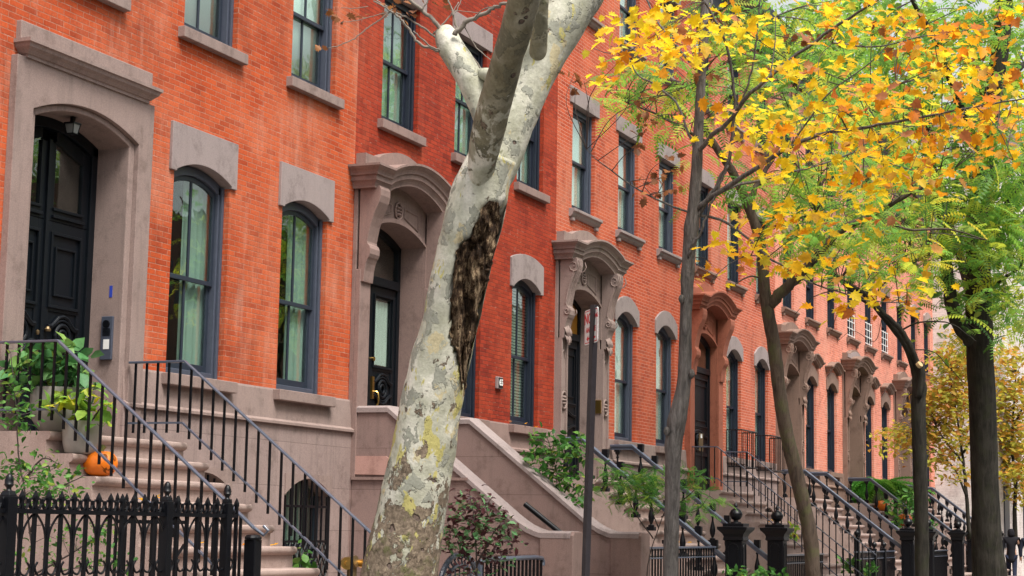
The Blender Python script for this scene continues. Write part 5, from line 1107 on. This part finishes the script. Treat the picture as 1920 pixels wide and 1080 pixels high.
GR5 = [(1790, 400, 90, 60, 120), (1860, 400, 70, 90, 170), (1800, 480, 70, 60, 80), (1880, 480, 50, 70, 100), (1835, 550, 50, 50, 70), (1900, 570, 40, 60, 70), (1760, 540, 30, 50, 24), (1860, 610, 60, 30, 36), (1750, 250, 120, 80, 150), (1860, 280, 80, 80, 150), (1650, 60, 160, 70, 160), (1800, 60, 110, 80, 150), (1900, 60, 50, 90, 90), (1700, 170, 120, 80, 130), (1840, 330, 80, 60, 100), (1905, 380, 40, 90, 100), (1500, 60, 120, 70, 90), (1580, 170, 100, 80, 100), (1780, 640, 30, 20, 8)]
P, C = cluster_pts(GR5, D5, 3.0, 3, .3, .8); leaf_mesh('leaves', 'leaf_green', t5, T_PIN, P, rng.uniform(.3, .5, len(P)), rnd=.55, droop=.5); P2, C2 = cluster_pts(GR5, D5+.4, 2.6, 6, .28, .9); leaf_mesh('broad_leaves', 'leaf_green', t5, T_WIDE, P2, rng.uniform(.11, .22, len(P2)), rnd=.7, droop=.5)
m = MB(); twigs(m, C, st5, r=.010, frac=.4); m.build('twigs', 'twig', t5)
# ---- far trees
def far_tree(label, px, d, base_y, pix, cl, mat, sc, trunk_w=.09, k=1.0):
    t = empty('far_tree', at(px, base_y, d), label, 'tree', 'autumn trees at the end of the street'); m = MB(); st = []
    for k, p in enumerate(pix): branch(m, p, trunk_w*(1 if k == 0 else .55), trunk_w*.25, d, d+random.uniform(-.5, .5), st, 7)
    m.build('trunk', 'bark_dark', t, smooth=True); P, C = cluster_pts(cl, d, 1.6, 5, .22, k); leaf_mesh('leaves', mat, t, T_OVAL, P, rng.uniform(sc*.7, sc*1.3, len(P)), rnd=.5, droop=.4)
    m = MB(); twigs(m, C, st, r=.008, frac=.4); m.build('twigs', 'twig', t)
far_tree('thin stemmed small tree with yellow green leaves before the pale painted wall', 1812, 47, 960, [[(1818, 1010), (1812, 930), (1808, 880), (1800, 820), (1792, 770), (1780, 700)], [(1808, 870), (1775, 830), (1755, 800)], [(1800, 820), (1770, 790), (1740, 770)], [(1806, 850), (1830, 800), (1840, 740)], [(1812, 930), (1790, 880), (1762, 850)]],
         [(1790, 710, 50, 50, 190), (1760, 770, 40, 30, 90), (1700, 815, 55, 16, 70), (1780, 820, 40, 36, 90), (1810, 660, 40, 40, 100), (1760, 860, 30, 16, 30), (1690, 840, 40, 16, 30), (1810, 770, 40, 50, 80), (1770, 740, 50, 30, 60), (1795, 890, 30, 20, 20)], 'leaf_far', .18, .06, 2.2)
far_tree('bushy orange and yellow tree low at the right edge beyond the big trunk', 1900, 62, 1010, [[(1905, 1020), (1902, 960), (1905, 900), (1898, 850), (1900, 780), (1905, 700)], [(1905, 900), (1885, 870), (1870, 850)], [(1900, 800), (1920, 760), (1935, 740)]],
         [(1895, 700, 40, 50, 240), (1905, 780, 40, 60, 320), (1890, 860, 40, 50, 280), (1915, 900, 30, 50, 170), (1880, 790, 30, 60, 150)], 'leaf_far', .24, .09, 1.8)
far_tree('tall hazy green tree filling the upper right gap behind the other crowns', 1800, 75, 985, [[(1935, 1010), (1932, 850), (1920, 700), (1890, 560), (1850, 420), (1800, 300)], [(1895, 600), (1940, 520), (1980, 400)], [(1850, 420), (1750, 300), (1650, 200)]],
         [(1650, 90, 130, 110, 520), (1790, 150, 130, 120, 620), (1880, 260, 80, 140, 500), (1900, 450, 50, 120, 320), (1700, 260, 110, 80, 300), (1560, 60, 110, 80, 260), (1900, 620, 40, 50, 140), (1830, 420, 50, 60, 130)], 'leaf_lime', .42, .26, .55)
far_tree('tall pale green tree high above the middle houses behind the yellow leaves', 1500, 58, 990, [[(1850, 1010), (1842, 700), (1780, 420), (1650, 220), (1520, 90), (1420, 10)]], [(1420, 60, 130, 80, 420), (1540, 130, 110, 110, 420), (1330, 40, 80, 50, 180), (1480, 230, 80, 60, 160), (1240, 60, 70, 50, 110)], 'leaf_green', .34, .2, .75)
# ---------------------------------------------------------------- shrubs, pots, pumpkins
def bush(name, label, cat, loc, stems, cl, d, dd, mat, T, sc, sub=4, spread=.06, rnd=.8, stemmat='twig', r=.010, droop=.3, group=None):
    t = empty(name, loc, label, cat, group); m = MB(); st = []
    for p in stems: branch(m, p, r, r*.35, d, d+random.uniform(-dd, dd)*.5, st, 6)
    P, C = cluster_pts(cl, d, dd, sub, spread); twigs(m, C, st, r=r*.35, frac=.6); m.build('stems', stemmat, t, smooth=True)
    leaf_mesh('leaves', mat, t, T, P, rng.uniform(sc*.65, sc*1.25, len(P)), rnd=rnd, droop=droop); return t
bush('climbing_rose', 'straggly climbing rose rising through the ornate fence at the left edge', 'plant', at(40, 1300, 14.2), [[(40, 1300), (60, 1080), (50, 950), (35, 850), (30, 760), (20, 660)], [(55, 1000), (90, 930), (160, 890)], [(45, 900), (80, 860), (110, 870)], [(60, 1080), (130, 1040), (190, 1000), (230, 970)], [(60, 1100), (120, 1070), (200, 1060)]],
     [(30, 690, 40, 40, 40), (25, 760, 40, 30, 36), (25, 810, 26, 30, 24), (60, 880, 60, 40, 110), (100, 900, 50, 26, 50), (40, 930, 50, 30, 60), (120, 925, 25, 20, 20), (90, 1000, 50, 30, 34), (180, 1000, 40, 26, 50), (170, 1045, 40, 26, 44), (235, 1055, 40, 20, 30), (40, 1040, 20, 30, 14), (100, 1055, 30, 20, 18), (60, 890, 60, 40, 80), (110, 920, 60, 30, 60), (30, 780, 40, 60, 50)], 14.2, .35, 'leaf_dark', T_OVAL, .062, sub=5)
bush('ivy_shrub', 'glossy green shrub spilling over the end of the far sloping stoop wall', 'shrub', at(1060, 1000, 24.5), [[(1060, 1010), (1055, 930), (1040, 870), (1030, 830)], [(1055, 930), (1080, 880), (1090, 830)], [(1050, 900), (1080, 920), (1095, 960)]],
     [(1025, 835, 35, 30, 90), (1010, 850, 24, 22, 40), (1045, 875, 40, 35, 130), (1075, 835, 28, 22, 60), (1070, 920, 35, 30, 90), (1085, 955, 20, 24, 34), (1090, 860, 16, 20, 26)], 24.5, .35, 'leaf_dark', T_OVAL, .12)
bush('feathery_shrub', 'feathery bright green small maple branching before the acanthus door stoop', 'shrub', at(1210, 1250, 23), [[(1205, 1200), (1215, 1060), (1235, 990), (1250, 950), (1270, 900)], [(1225, 1010), (1190, 960), (1165, 910)], [(1235, 990), (1215, 940), (1200, 890)], [(1240, 970), (1290, 930), (1320, 900)], [(1250, 950), (1300, 960), (1330, 930)]],
     [(1150, 880, 22, 14, 34), (1190, 900, 36, 18, 70), (1165, 925, 30, 18, 44), (1225, 900, 36, 20, 70), (1215, 935, 40, 18, 60), (1290, 905, 30, 20, 44), (1300, 940, 34, 16, 44), (1260, 880, 26, 14, 30), (1325, 885, 12, 10, 8), (1345, 935, 22, 8, 14), (1320, 965, 20, 10, 14), (1140, 910, 16, 20, 16), (1200, 920, 60, 26, 60)], 23, .4, 'leaf_fresh', T_PIN, .14, rnd=.5)
bush('purple_maple_shrub', 'airy dark purple and green maple shrub against the solid stoop wall', 'shrub', at(900, 1250, 18.6), [[(895, 1200), (893, 1050), (890, 980), (880, 920)], [(893, 1060), (925, 1000), (950, 970)], [(893, 1080), (865, 1020), (840, 980)], [(893, 1040), (930, 1050), (960, 1030)], [(890, 990), (910, 950), (925, 930)]],
     [(880, 935, 30, 24, 70), (905, 960, 40, 24, 100), (865, 985, 36, 26, 110), (925, 995, 46, 24, 130), (880, 1025, 56, 22, 140), (940, 1030, 30, 22, 50), (840, 1010, 20, 24, 44), (890, 1060, 50, 20, 70), (850, 960, 20, 14, 20), (950, 985, 24, 12, 24)], 18.6, .4, 'leaf_maple', T_OVAL, .085, rnd=.5, sub=5)
bush('areaway_plant', 'few green leaves with a white flower behind the thin rail at the basement window', 'plant', at(565, 1150, 17.5), [[(565, 1150), (566, 1080), (562, 1030)]], [(566, 1045, 12, 22, 16), (562, 1080, 14, 14, 10)], 17.5, .1, 'leaf_dark', T_WIDE, .11, sub=2)
bush('ground_ivy', 'low dark ivy growing at the foot of the iron railed steps', 'plant', at(1410, 1150, 27), [[(1410, 1120), (1400, 1090), (1380, 1080)], [(1410, 1120), (1440, 1085), (1460, 1075)]], [(1400, 1072, 45, 8, 60), (1445, 1074, 25, 8, 30)], 27, .3, 'leaf_dark', T_OVAL, .11)
bush('areaway_bush', 'dark leafy bush behind low fence below the railed far steps', 'shrub', at(1610, 1150, 37), [[(1610, 1120), (1608, 1070), (1600, 1050)]], [(1600, 1058, 26, 14, 70), (1625, 1066, 20, 10, 40)], 37, .4, 'leaf_dark', T_OVAL, .15)
bush('step_vine', 'small bright green vine on a lower step right of the ball topped posts', 'plant', at(1490, 1030, 31), [[(1490, 1030), (1488, 1005), (1484, 985)]], [(1486, 995, 10, 12, 24), (1478, 1003, 8, 6, 8)], 31, .1, 'leaf_lime', T_OVAL, .11)
bush('stoop_greenery', 'leafy green shrub beside the farthest balustrade behind the dark trunk', 'shrub', at(1690, 1010, 46), [[(1690, 1010), (1695, 960), (1690, 930)]], [(1695, 945, 25, 20, 90), (1680, 975, 20, 16, 50), (1735, 985, 15, 10, 30), (1715, 930, 20, 16, 40)], 46, .5, 'leaf_dark', T_OVAL, .16)
def pot(name, label, x, y, z, prof, group=None):
    t = empty(name, (x, y, z), label, 'planter', group); m = MB(); m.lathe(prof, x, y, 28, z); m.build('pot_body', 'ceramic', t, smooth=50)
    r = prof[-1][0] if prof[-1][0] > .05 else prof[-2][0]; m = MB(); m.lathe([(.001, prof[-1][1]-.03), (r*.95, prof[-1][1]-.03), (r*.95, prof[-1][1]-.02), (.001, prof[-1][1]-.015)], x, y, 20, z); m.build('soil', 'soil', t); return t
X1, Y1 = 13.50, 10.42
pot('planter', 'large rounded pale planter full of broad leaves on the top landing', X1, Y1, ZL, [(.10, 0), (.17, .03), (.23, .12), (.26, .24), (.265, .36), (.262, .42), (.235, .42), (.225, .38)])
pot('planter', 'smaller pale bucket planter standing one step below the big planter', 13.31, 9.99, ZL-RI, [(.12, 0), (.15, .02), (.17, .10), (.18, .24), (.182, .30), (.16, .30), (.155, .28)])
dA = (Vector((X1, Y1, 3))-CAMP).dot(FW)
bush('pot_plant', 'dense broad leaved green plant growing from the large planter by the black door', 'plant', (X1, Y1, ZL+.4), [[(112, 735), (100, 700), (80, 670)], [(115, 735), (130, 690), (140, 665)], [(110, 735), (60, 700), (30, 690)], [(115, 735), (160, 700)]],
     [(100, 690, 60, 35, 80), (60, 700, 45, 26, 46), (140, 690, 35, 30, 44), (90, 660, 40, 18, 24), (150, 720, 26, 20, 22), (30, 720, 20, 14, 8), (40, 690, 35, 18, 18)], dA-.1, .22, 'leaf_pot', T_WIDE, .15, sub=3, spread=.05, rnd=.6)
dB = (Vector((13.31, 9.99, 2.6))-CAMP).dot(FW)
bush('pot_plant', 'yellow green hosta like plant trailing from the smaller bucket planter', 'plant', (13.31, 9.99, ZL+.05), [[(160, 805), (140, 770), (110, 745)], [(160, 805), (165, 770), (170, 735)], [(160, 805), (185, 770), (200, 750)]],
     [(115, 742, 30, 14, 14), (90, 755, 18, 10, 6), (140, 755, 30, 22, 18), (175, 745, 26, 24, 22), (160, 775, 26, 16, 16), (200, 765, 12, 16, 6), (195, 800, 10, 10, 4)], dB-.1, .12, 'leaf_lime', T_WIDE, .14, sub=2, spread=.04, rnd=.6)
def pumpkin(label, x, y, z, r, h, face=None, group=None):
    t = empty('pumpkin', (x, y, z), label, 'pumpkin', group); m = MB(); n = 40; rings = []
    for k in range(13):
        a = PI*k/12; rr = r*math.sin(a)**.8; zz = h/2-h/2*math.cos(a)*(1-.12*math.exp(-((a-PI)/.4)**2)-.08*math.exp(-(a/.4)**2))
        rings.append([(x+max(.004, rr)*(1+.055*abs(math.cos(5*th))-.05)*math.cos(th), y+max(.004, rr)*(1+.055*abs(math.cos(5*th))-.05)*math.sin(th), z+zz) for th in [2*PI*j/n for j in range(n)]])
    m.loft(rings); b = m.build('pumpkin_body', 'pumpkin', t, smooth=True)
    m = MB(); m.tube([(x, y, z+h*.9), (x+.01, y, z+h*1.0), (x+.03, y-.01, z+h*1.14)], [.03, .02, .024], 8); m.build('stem', 'stem', t, smooth=40)
    if face is not None:
        m = MB()
        def cut(poly):
            q = []
            for u, v in poly:
                th = face+u; ph = PI*(.5+v); rr = r*math.sin(ph)**.8*1.012; q.append((x+rr*math.cos(th), y+rr*math.sin(th), z+h/2-h/2*math.cos(ph)))
            c = [(p[0]*.97+x*.03, p[1]*.97+y*.03, p[2]) for p in q]; m.loft([q, c])
        for s in (-.38, .33): cut([(s+.17*math.cos(k), .16+.085*math.sin(k)) for k in np.linspace(0, 2*PI, 10)[:-1]])
        cut([(-.09, .0), (.08, .0), (0, .10)])
        cut([(-.6, -.06), (-.4, -.13), (-.3, -.09), (-.18, -.16), (-.05, -.11), (.06, -.17), (.18, -.11), (.3, -.15), (.42, -.09), (.55, -.05), (.42, -.21), (.22, -.25), (0, -.27), (-.24, -.25), (-.44, -.2)])
        m.build('carved_face', 'pumpkin_in', t)
pq = Vector((13.40, 9.86, ZL-2*RI)); pumpkin('orange carved pumpkin with a face on the step beside the planters', pq.x, pq.y-.02, pq.z, .160, .25, -1.85)
pumpkin('orange pumpkin on the upper step of the fern stoop', 48.62, 10.0, ZL-RI, .19, .30, None); pumpkin('tall orange pumpkin lower on the fern stoop between the balusters', 49.2, 9.47, ZL-3*RI, .20, .36, None)
fx, fy = 49.9, 10.35; pot('planter', 'dark shaded planter under the large fern on the far landing', fx, fy, ZL, [(.2, 0), (.26, .1), (.28, .45), (.25, .45)])
fn = empty('fern', (fx, fy, ZL+.45), 'large bright green fern arching on the far stoop landing', 'plant')
n = 130; an = rng.uniform(0, 2*PI, n); P = np.stack([fx+.12*np.cos(an), fy+.12*np.sin(an), np.full(n, ZL+.45)+rng.uniform(0, .25, n)], 1); ow = np.stack([np.cos(an), np.sin(an), rng.uniform(.1, 1.5, n)], 1)
upv = norm(np.stack([-np.cos(an)*.8, -np.sin(an)*.8, np.ones(n)], 1))
leaf_mesh('fronds', 'leaf_fern', fn, T_FROND, P, rng.uniform(.6, 1.15, n), rnd=.25, outw=ow)
# fallen leaves on the ledges
P = []
for x0_, x1_, yy, z in ((20.1, 22.6, 10.62, 6.245), (26.9, 29.4, 10.6, 6.34), (13.2, 15.2, 9.4, ZL-3*RI), (13.2, 15.2, 8.9, ZL-5*RI), (27.2, 29.4, 8.9, ZL-5*RI), (27.2, 29.4, 8.4, ZL-7*RI), (34.2, 36.3, 9.4, ZL-3*RI), (24, 26.2, 10.8, 3.215)):
    for _ in range(3): P.append((random.uniform(x0_, x1_), yy+random.uniform(-.06, .06), z+.02))
o = leaf_mesh('fallen_leaves', 'leaf_orange', None, T_LOBE, np.array(P), rng.uniform(.06, .11, len(P)), rnd=.35); tag(o, 'scattered orange fallen leaves on steps and ledges', 'leaves', kind='stuff')
# ---------------------------------------------------------------- people
def skinned(name, mat, parent, pts, edges, rad, root=0, lev=2):
    me = bpy.data.meshes.new(name); off = wl(parent); me.from_pydata([tuple(Vector(p)-off) for p in pts], edges, []); me.update()
    o = bpy.data.objects.new(name, me); COL.objects.link(o); md = o.modifiers.new('skin', 'SKIN'); md.use_smooth_shade = True
    if not me.skin_vertices: return o
    for i, r in enumerate(rad): me.skin_vertices[0].data[i].radius = (r, r) if not isinstance(r, tuple) else r; me.skin_vertices[0].data[i].use_root = (i == root)
    s = o.modifiers.new('sub', 'SUBSURF'); s.levels = lev; s.render_levels = lev; me.materials.append(M[mat]); o.parent = parent; WLOC[o.name] = off.copy(); return o
def person(label, x, y, z, hd, h, coat, trouser, hood, step=.18):
    t = empty('person', (x, y, z), label, 'person'); s = h/1.75; f = Vector((math.cos(hd), math.sin(hd), 0)); l = Vector((-f.y, f.x, 0))
    def p(a, b, c): return Vector((x, y, z))+s*(f*a+l*b+Vector((0, 0, c)))
    sk = [p(0, 0, .95), p(0, 0, 1.15), p(0, 0, 1.38), p(.01, 0, 1.48), p(.03, 0, 1.58), p(.04, 0, 1.67), p(.02, 0, 1.73)]; ed = [(i, i+1) for i in range(6)]; rd = [.13, .13, .12, .05, .075, .085, .05]
    legs = {}
    for sg, st_ in ((1, step), (-1, -step)):
        b = len(sk); sk += [p(0, sg*.09, .88), p(st_*.6+.03, sg*.09, .50), p(st_*1.1-(.12 if st_ < 0 else 0), sg*.09, .09), p(st_*1.1+.13-(.12 if st_ < 0 else 0), sg*.10, .05)]; ed += [(0, b), (b, b+1), (b+1, b+2), (b+2, b+3)]; rd += [.085, .06, .04, .035]; legs[sg] = b
        b = len(sk); sw = -st_*.8; sk += [p(0, sg*.19, 1.41), p(sw*.3, sg*.25, 1.14), p(sw*.8+.05, sg*.26, .90), p(sw*.9+.07, sg*.26, .82)]; ed += [(2, b), (b, b+1), (b+1, b+2), (b+2, b+3)]; rd += [.055, .042, .03, .032]
        for k in range(5):
            c = len(sk); o_ = (k-1.5)*.018 if k < 4 else 0; L = (.075, .085, .08, .06, .05)[k]
            base = p(sw*.9+.075+o_, sg*.258, .79) if k < 4 else p(sw*.9+.12, sg*.25, .83); sk += [base, base+s*(Vector((0, 0, -L))+f*.01-l*sg*.012)]; ed += [(b+3, c), (c, c+1)]; rd += [.011, .008]
    skinned('body', 'skin', t, sk, ed, [r*s for r in rd])
    # coat
    ck = [p(0, 0, .66), p(0, 0, 1.02), p(0, 0, 1.22), p(0, 0, 1.40), p(.0, 0, 1.5)]; e2 = [(i, i+1) for i in range(4)]; r2 = [(.22, .19), (.18, .15), (.185, .14), (.17, .12), .075]
    for sg, st_ in ((1, step), (-1, -step)):
        b = len(ck); sw = -st_*.8; ck += [p(0, sg*.20, 1.42), p(sw*.3, sg*.27, 1.14), p(sw*.8+.05, sg*.27, .89)]; e2 += [(3, b), (b, b+1), (b+1, b+2)]; r2 += [.085, .068, .055]
    skinned('coat', coat, t, ck, e2, [tuple(q*s for q in r) if isinstance(r, tuple) else r*s for r in r2], 1)
    tk = [p(0, 0, .92)]; e3 = []; r3 = [.15]
    for sg, st_ in ((1, step), (-1, -step)):
        b = len(tk); tk += [p(0, sg*.09, .84), p(st_*.6+.03, sg*.09, .50), p(st_*1.1-(.12 if st_ < 0 else 0), sg*.09, .11)]; e3 += [(0, b), (b, b+1), (b+1, b+2)]; r3 += [.10, .078, .06]
    skinned('trousers', trouser, t, tk, e3, [r*s for r in r3])
    for sg, st_ in ((1, step), (-1, -step)):
        a = st_*1.1-(.12 if st_ < 0 else 0); skinned('shoe', 'shoe', t, [p(a-.03, sg*.09, .05), p(a+.08, sg*.095, .045), p(a+.18, sg*.10, .035)], [(0, 1), (1, 2)], [.05*s, .048*s, .038*s])
    if hood: skinned('hood', coat, t, [p(-.02, 0, 1.47), p(-.01, 0, 1.58), p(.0, 0, 1.68), p(.02, 0, 1.74)], [(0, 1), (1, 2), (2, 3)], [.11*s, .12*s, .115*s, .07*s])
    else: skinned('hair', 'hair', t, [p(-.01, 0, 1.56), p(.0, 0, 1.66), p(.02, 0, 1.73)], [(0, 1), (1, 2)], [.07*s, .1*s, .075*s])
    # face
    m = MB(); hc = p(.04, 0, 1.645)
    for sg in (-1, 1): e_ = p(.118, sg*.033, 1.65); m.lathe([(.001, -.012*s), (.012*s, 0), (.001, .012*s)], e_.x, e_.y, 8, e_.z)
    m.build('eyes', 'hair', t); m = MB(); m.tube([p(.115, 0, 1.66), p(.135, 0, 1.62), p(.12, 0, 1.61)], [.008*s, .014*s, .01*s], 6); m.tube([p(.115, -.025, 1.575), p(.122, 0, 1.573), p(.115, .025, 1.575)], .007*s, 6); m.build('nose_and_mouth', 'skin', t, smooth=True)
    return t
person('person in a long black hooded coat walking away past the big trunk', 57.0, 7.72, gz(57), .12, 1.72, 'coat', 'jeans', True)
person('person in a dark navy jacket at the right edge, walking away', 54.8, 6.9, gz(54.8), .15, 1.66, 'coat2', 'jeans', False)
# far end of the street
fb = empty('far_house', (120, 14, 0), 'pale hazy house front closing the far end of the street', 'building')
m = MB(); m.box(118, 135, 14, 40, 0, 14); m.box(118, 135, -40, -12, 0, 13); m.build('wall', 'brick_pale', fb)
m = MB(); m.box(200, 210, -60, 40, 0, 12); m.build('wall', 'brick_pale', fb)
# the other side of the street (seen only as reflections in the panes, and shading the low sky)
ob_ = empty('row_house', (30, -13, 0), 'brick row house front across the street, reflected in the panes', 'house'); ob_['group'] = 'houses across the street'
m = MB(); m.box(-40, 95, -24, -13, 0, 12.5); m.build('brick_wall', 'across', ob_)
m = MB()
for k in range(56):
    for z in (1.8, 5.4, 9): m.box(-39+2.4*k, -37.9+2.4*k, -12.999, -12.95, z, z+2.1)
m.build('window', 'trim_d', ob_)['kind'] = 'stuff'
# ---------------------------------------------------------------- light
SUN_EL, SUN_AZ = math.radians(60), math.radians(-122)        # light comes from the street side, left and above
sd = Vector((math.cos(SUN_EL)*math.cos(SUN_AZ), math.cos(SUN_EL)*math.sin(SUN_AZ), math.sin(SUN_EL)))
sl = bpy.data.lights.new('sun', 'SUN'); sl.energy = 3.0; sl.angle = math.radians(22); sl.color = (1, .95, .88)
so = bpy.data.objects.new('sun', sl); COL.objects.link(so); so.rotation_euler = sd.to_track_quat('Z', 'Y').to_euler()
W = bpy.data.worlds.new('World'); S.world = W; W.use_nodes = True; nt = W.node_tree; nt.nodes.clear()
sky = nt.nodes.new('ShaderNodeTexSky'); sky.sky_type = 'NISHITA'; sky.sun_disc = False; sky.sun_elevation = SUN_EL; sky.sun_rotation = math.pi/2-SUN_AZ; sky.air_density = 1.5; sky.dust_density = 4; sky.ozone_density = 1
hs = nt.nodes.new('ShaderNodeHueSaturation'); hs.inputs['Saturation'].default_value = .18; nt.links.new(sky.outputs[0], hs.inputs['Color'])
bg = nt.nodes.new('ShaderNodeBackground'); nt.links.new(hs.outputs[0], bg.inputs[0]); bg.inputs[1].default_value = .125
ow = nt.nodes.new('ShaderNodeOutputWorld'); nt.links.new(bg.outputs[0], ow.inputs[0])
S.view_settings.view_transform = 'Standard'; S.view_settings.look = 'None'; S.view_settings.gamma = 1; S.view_settings.exposure = .77
S.cycles.max_bounces = 8; S.cycles.transparent_max_bounces = 12; S.cycles.diffuse_bounces = 2
S.cycles.use_denoising = True
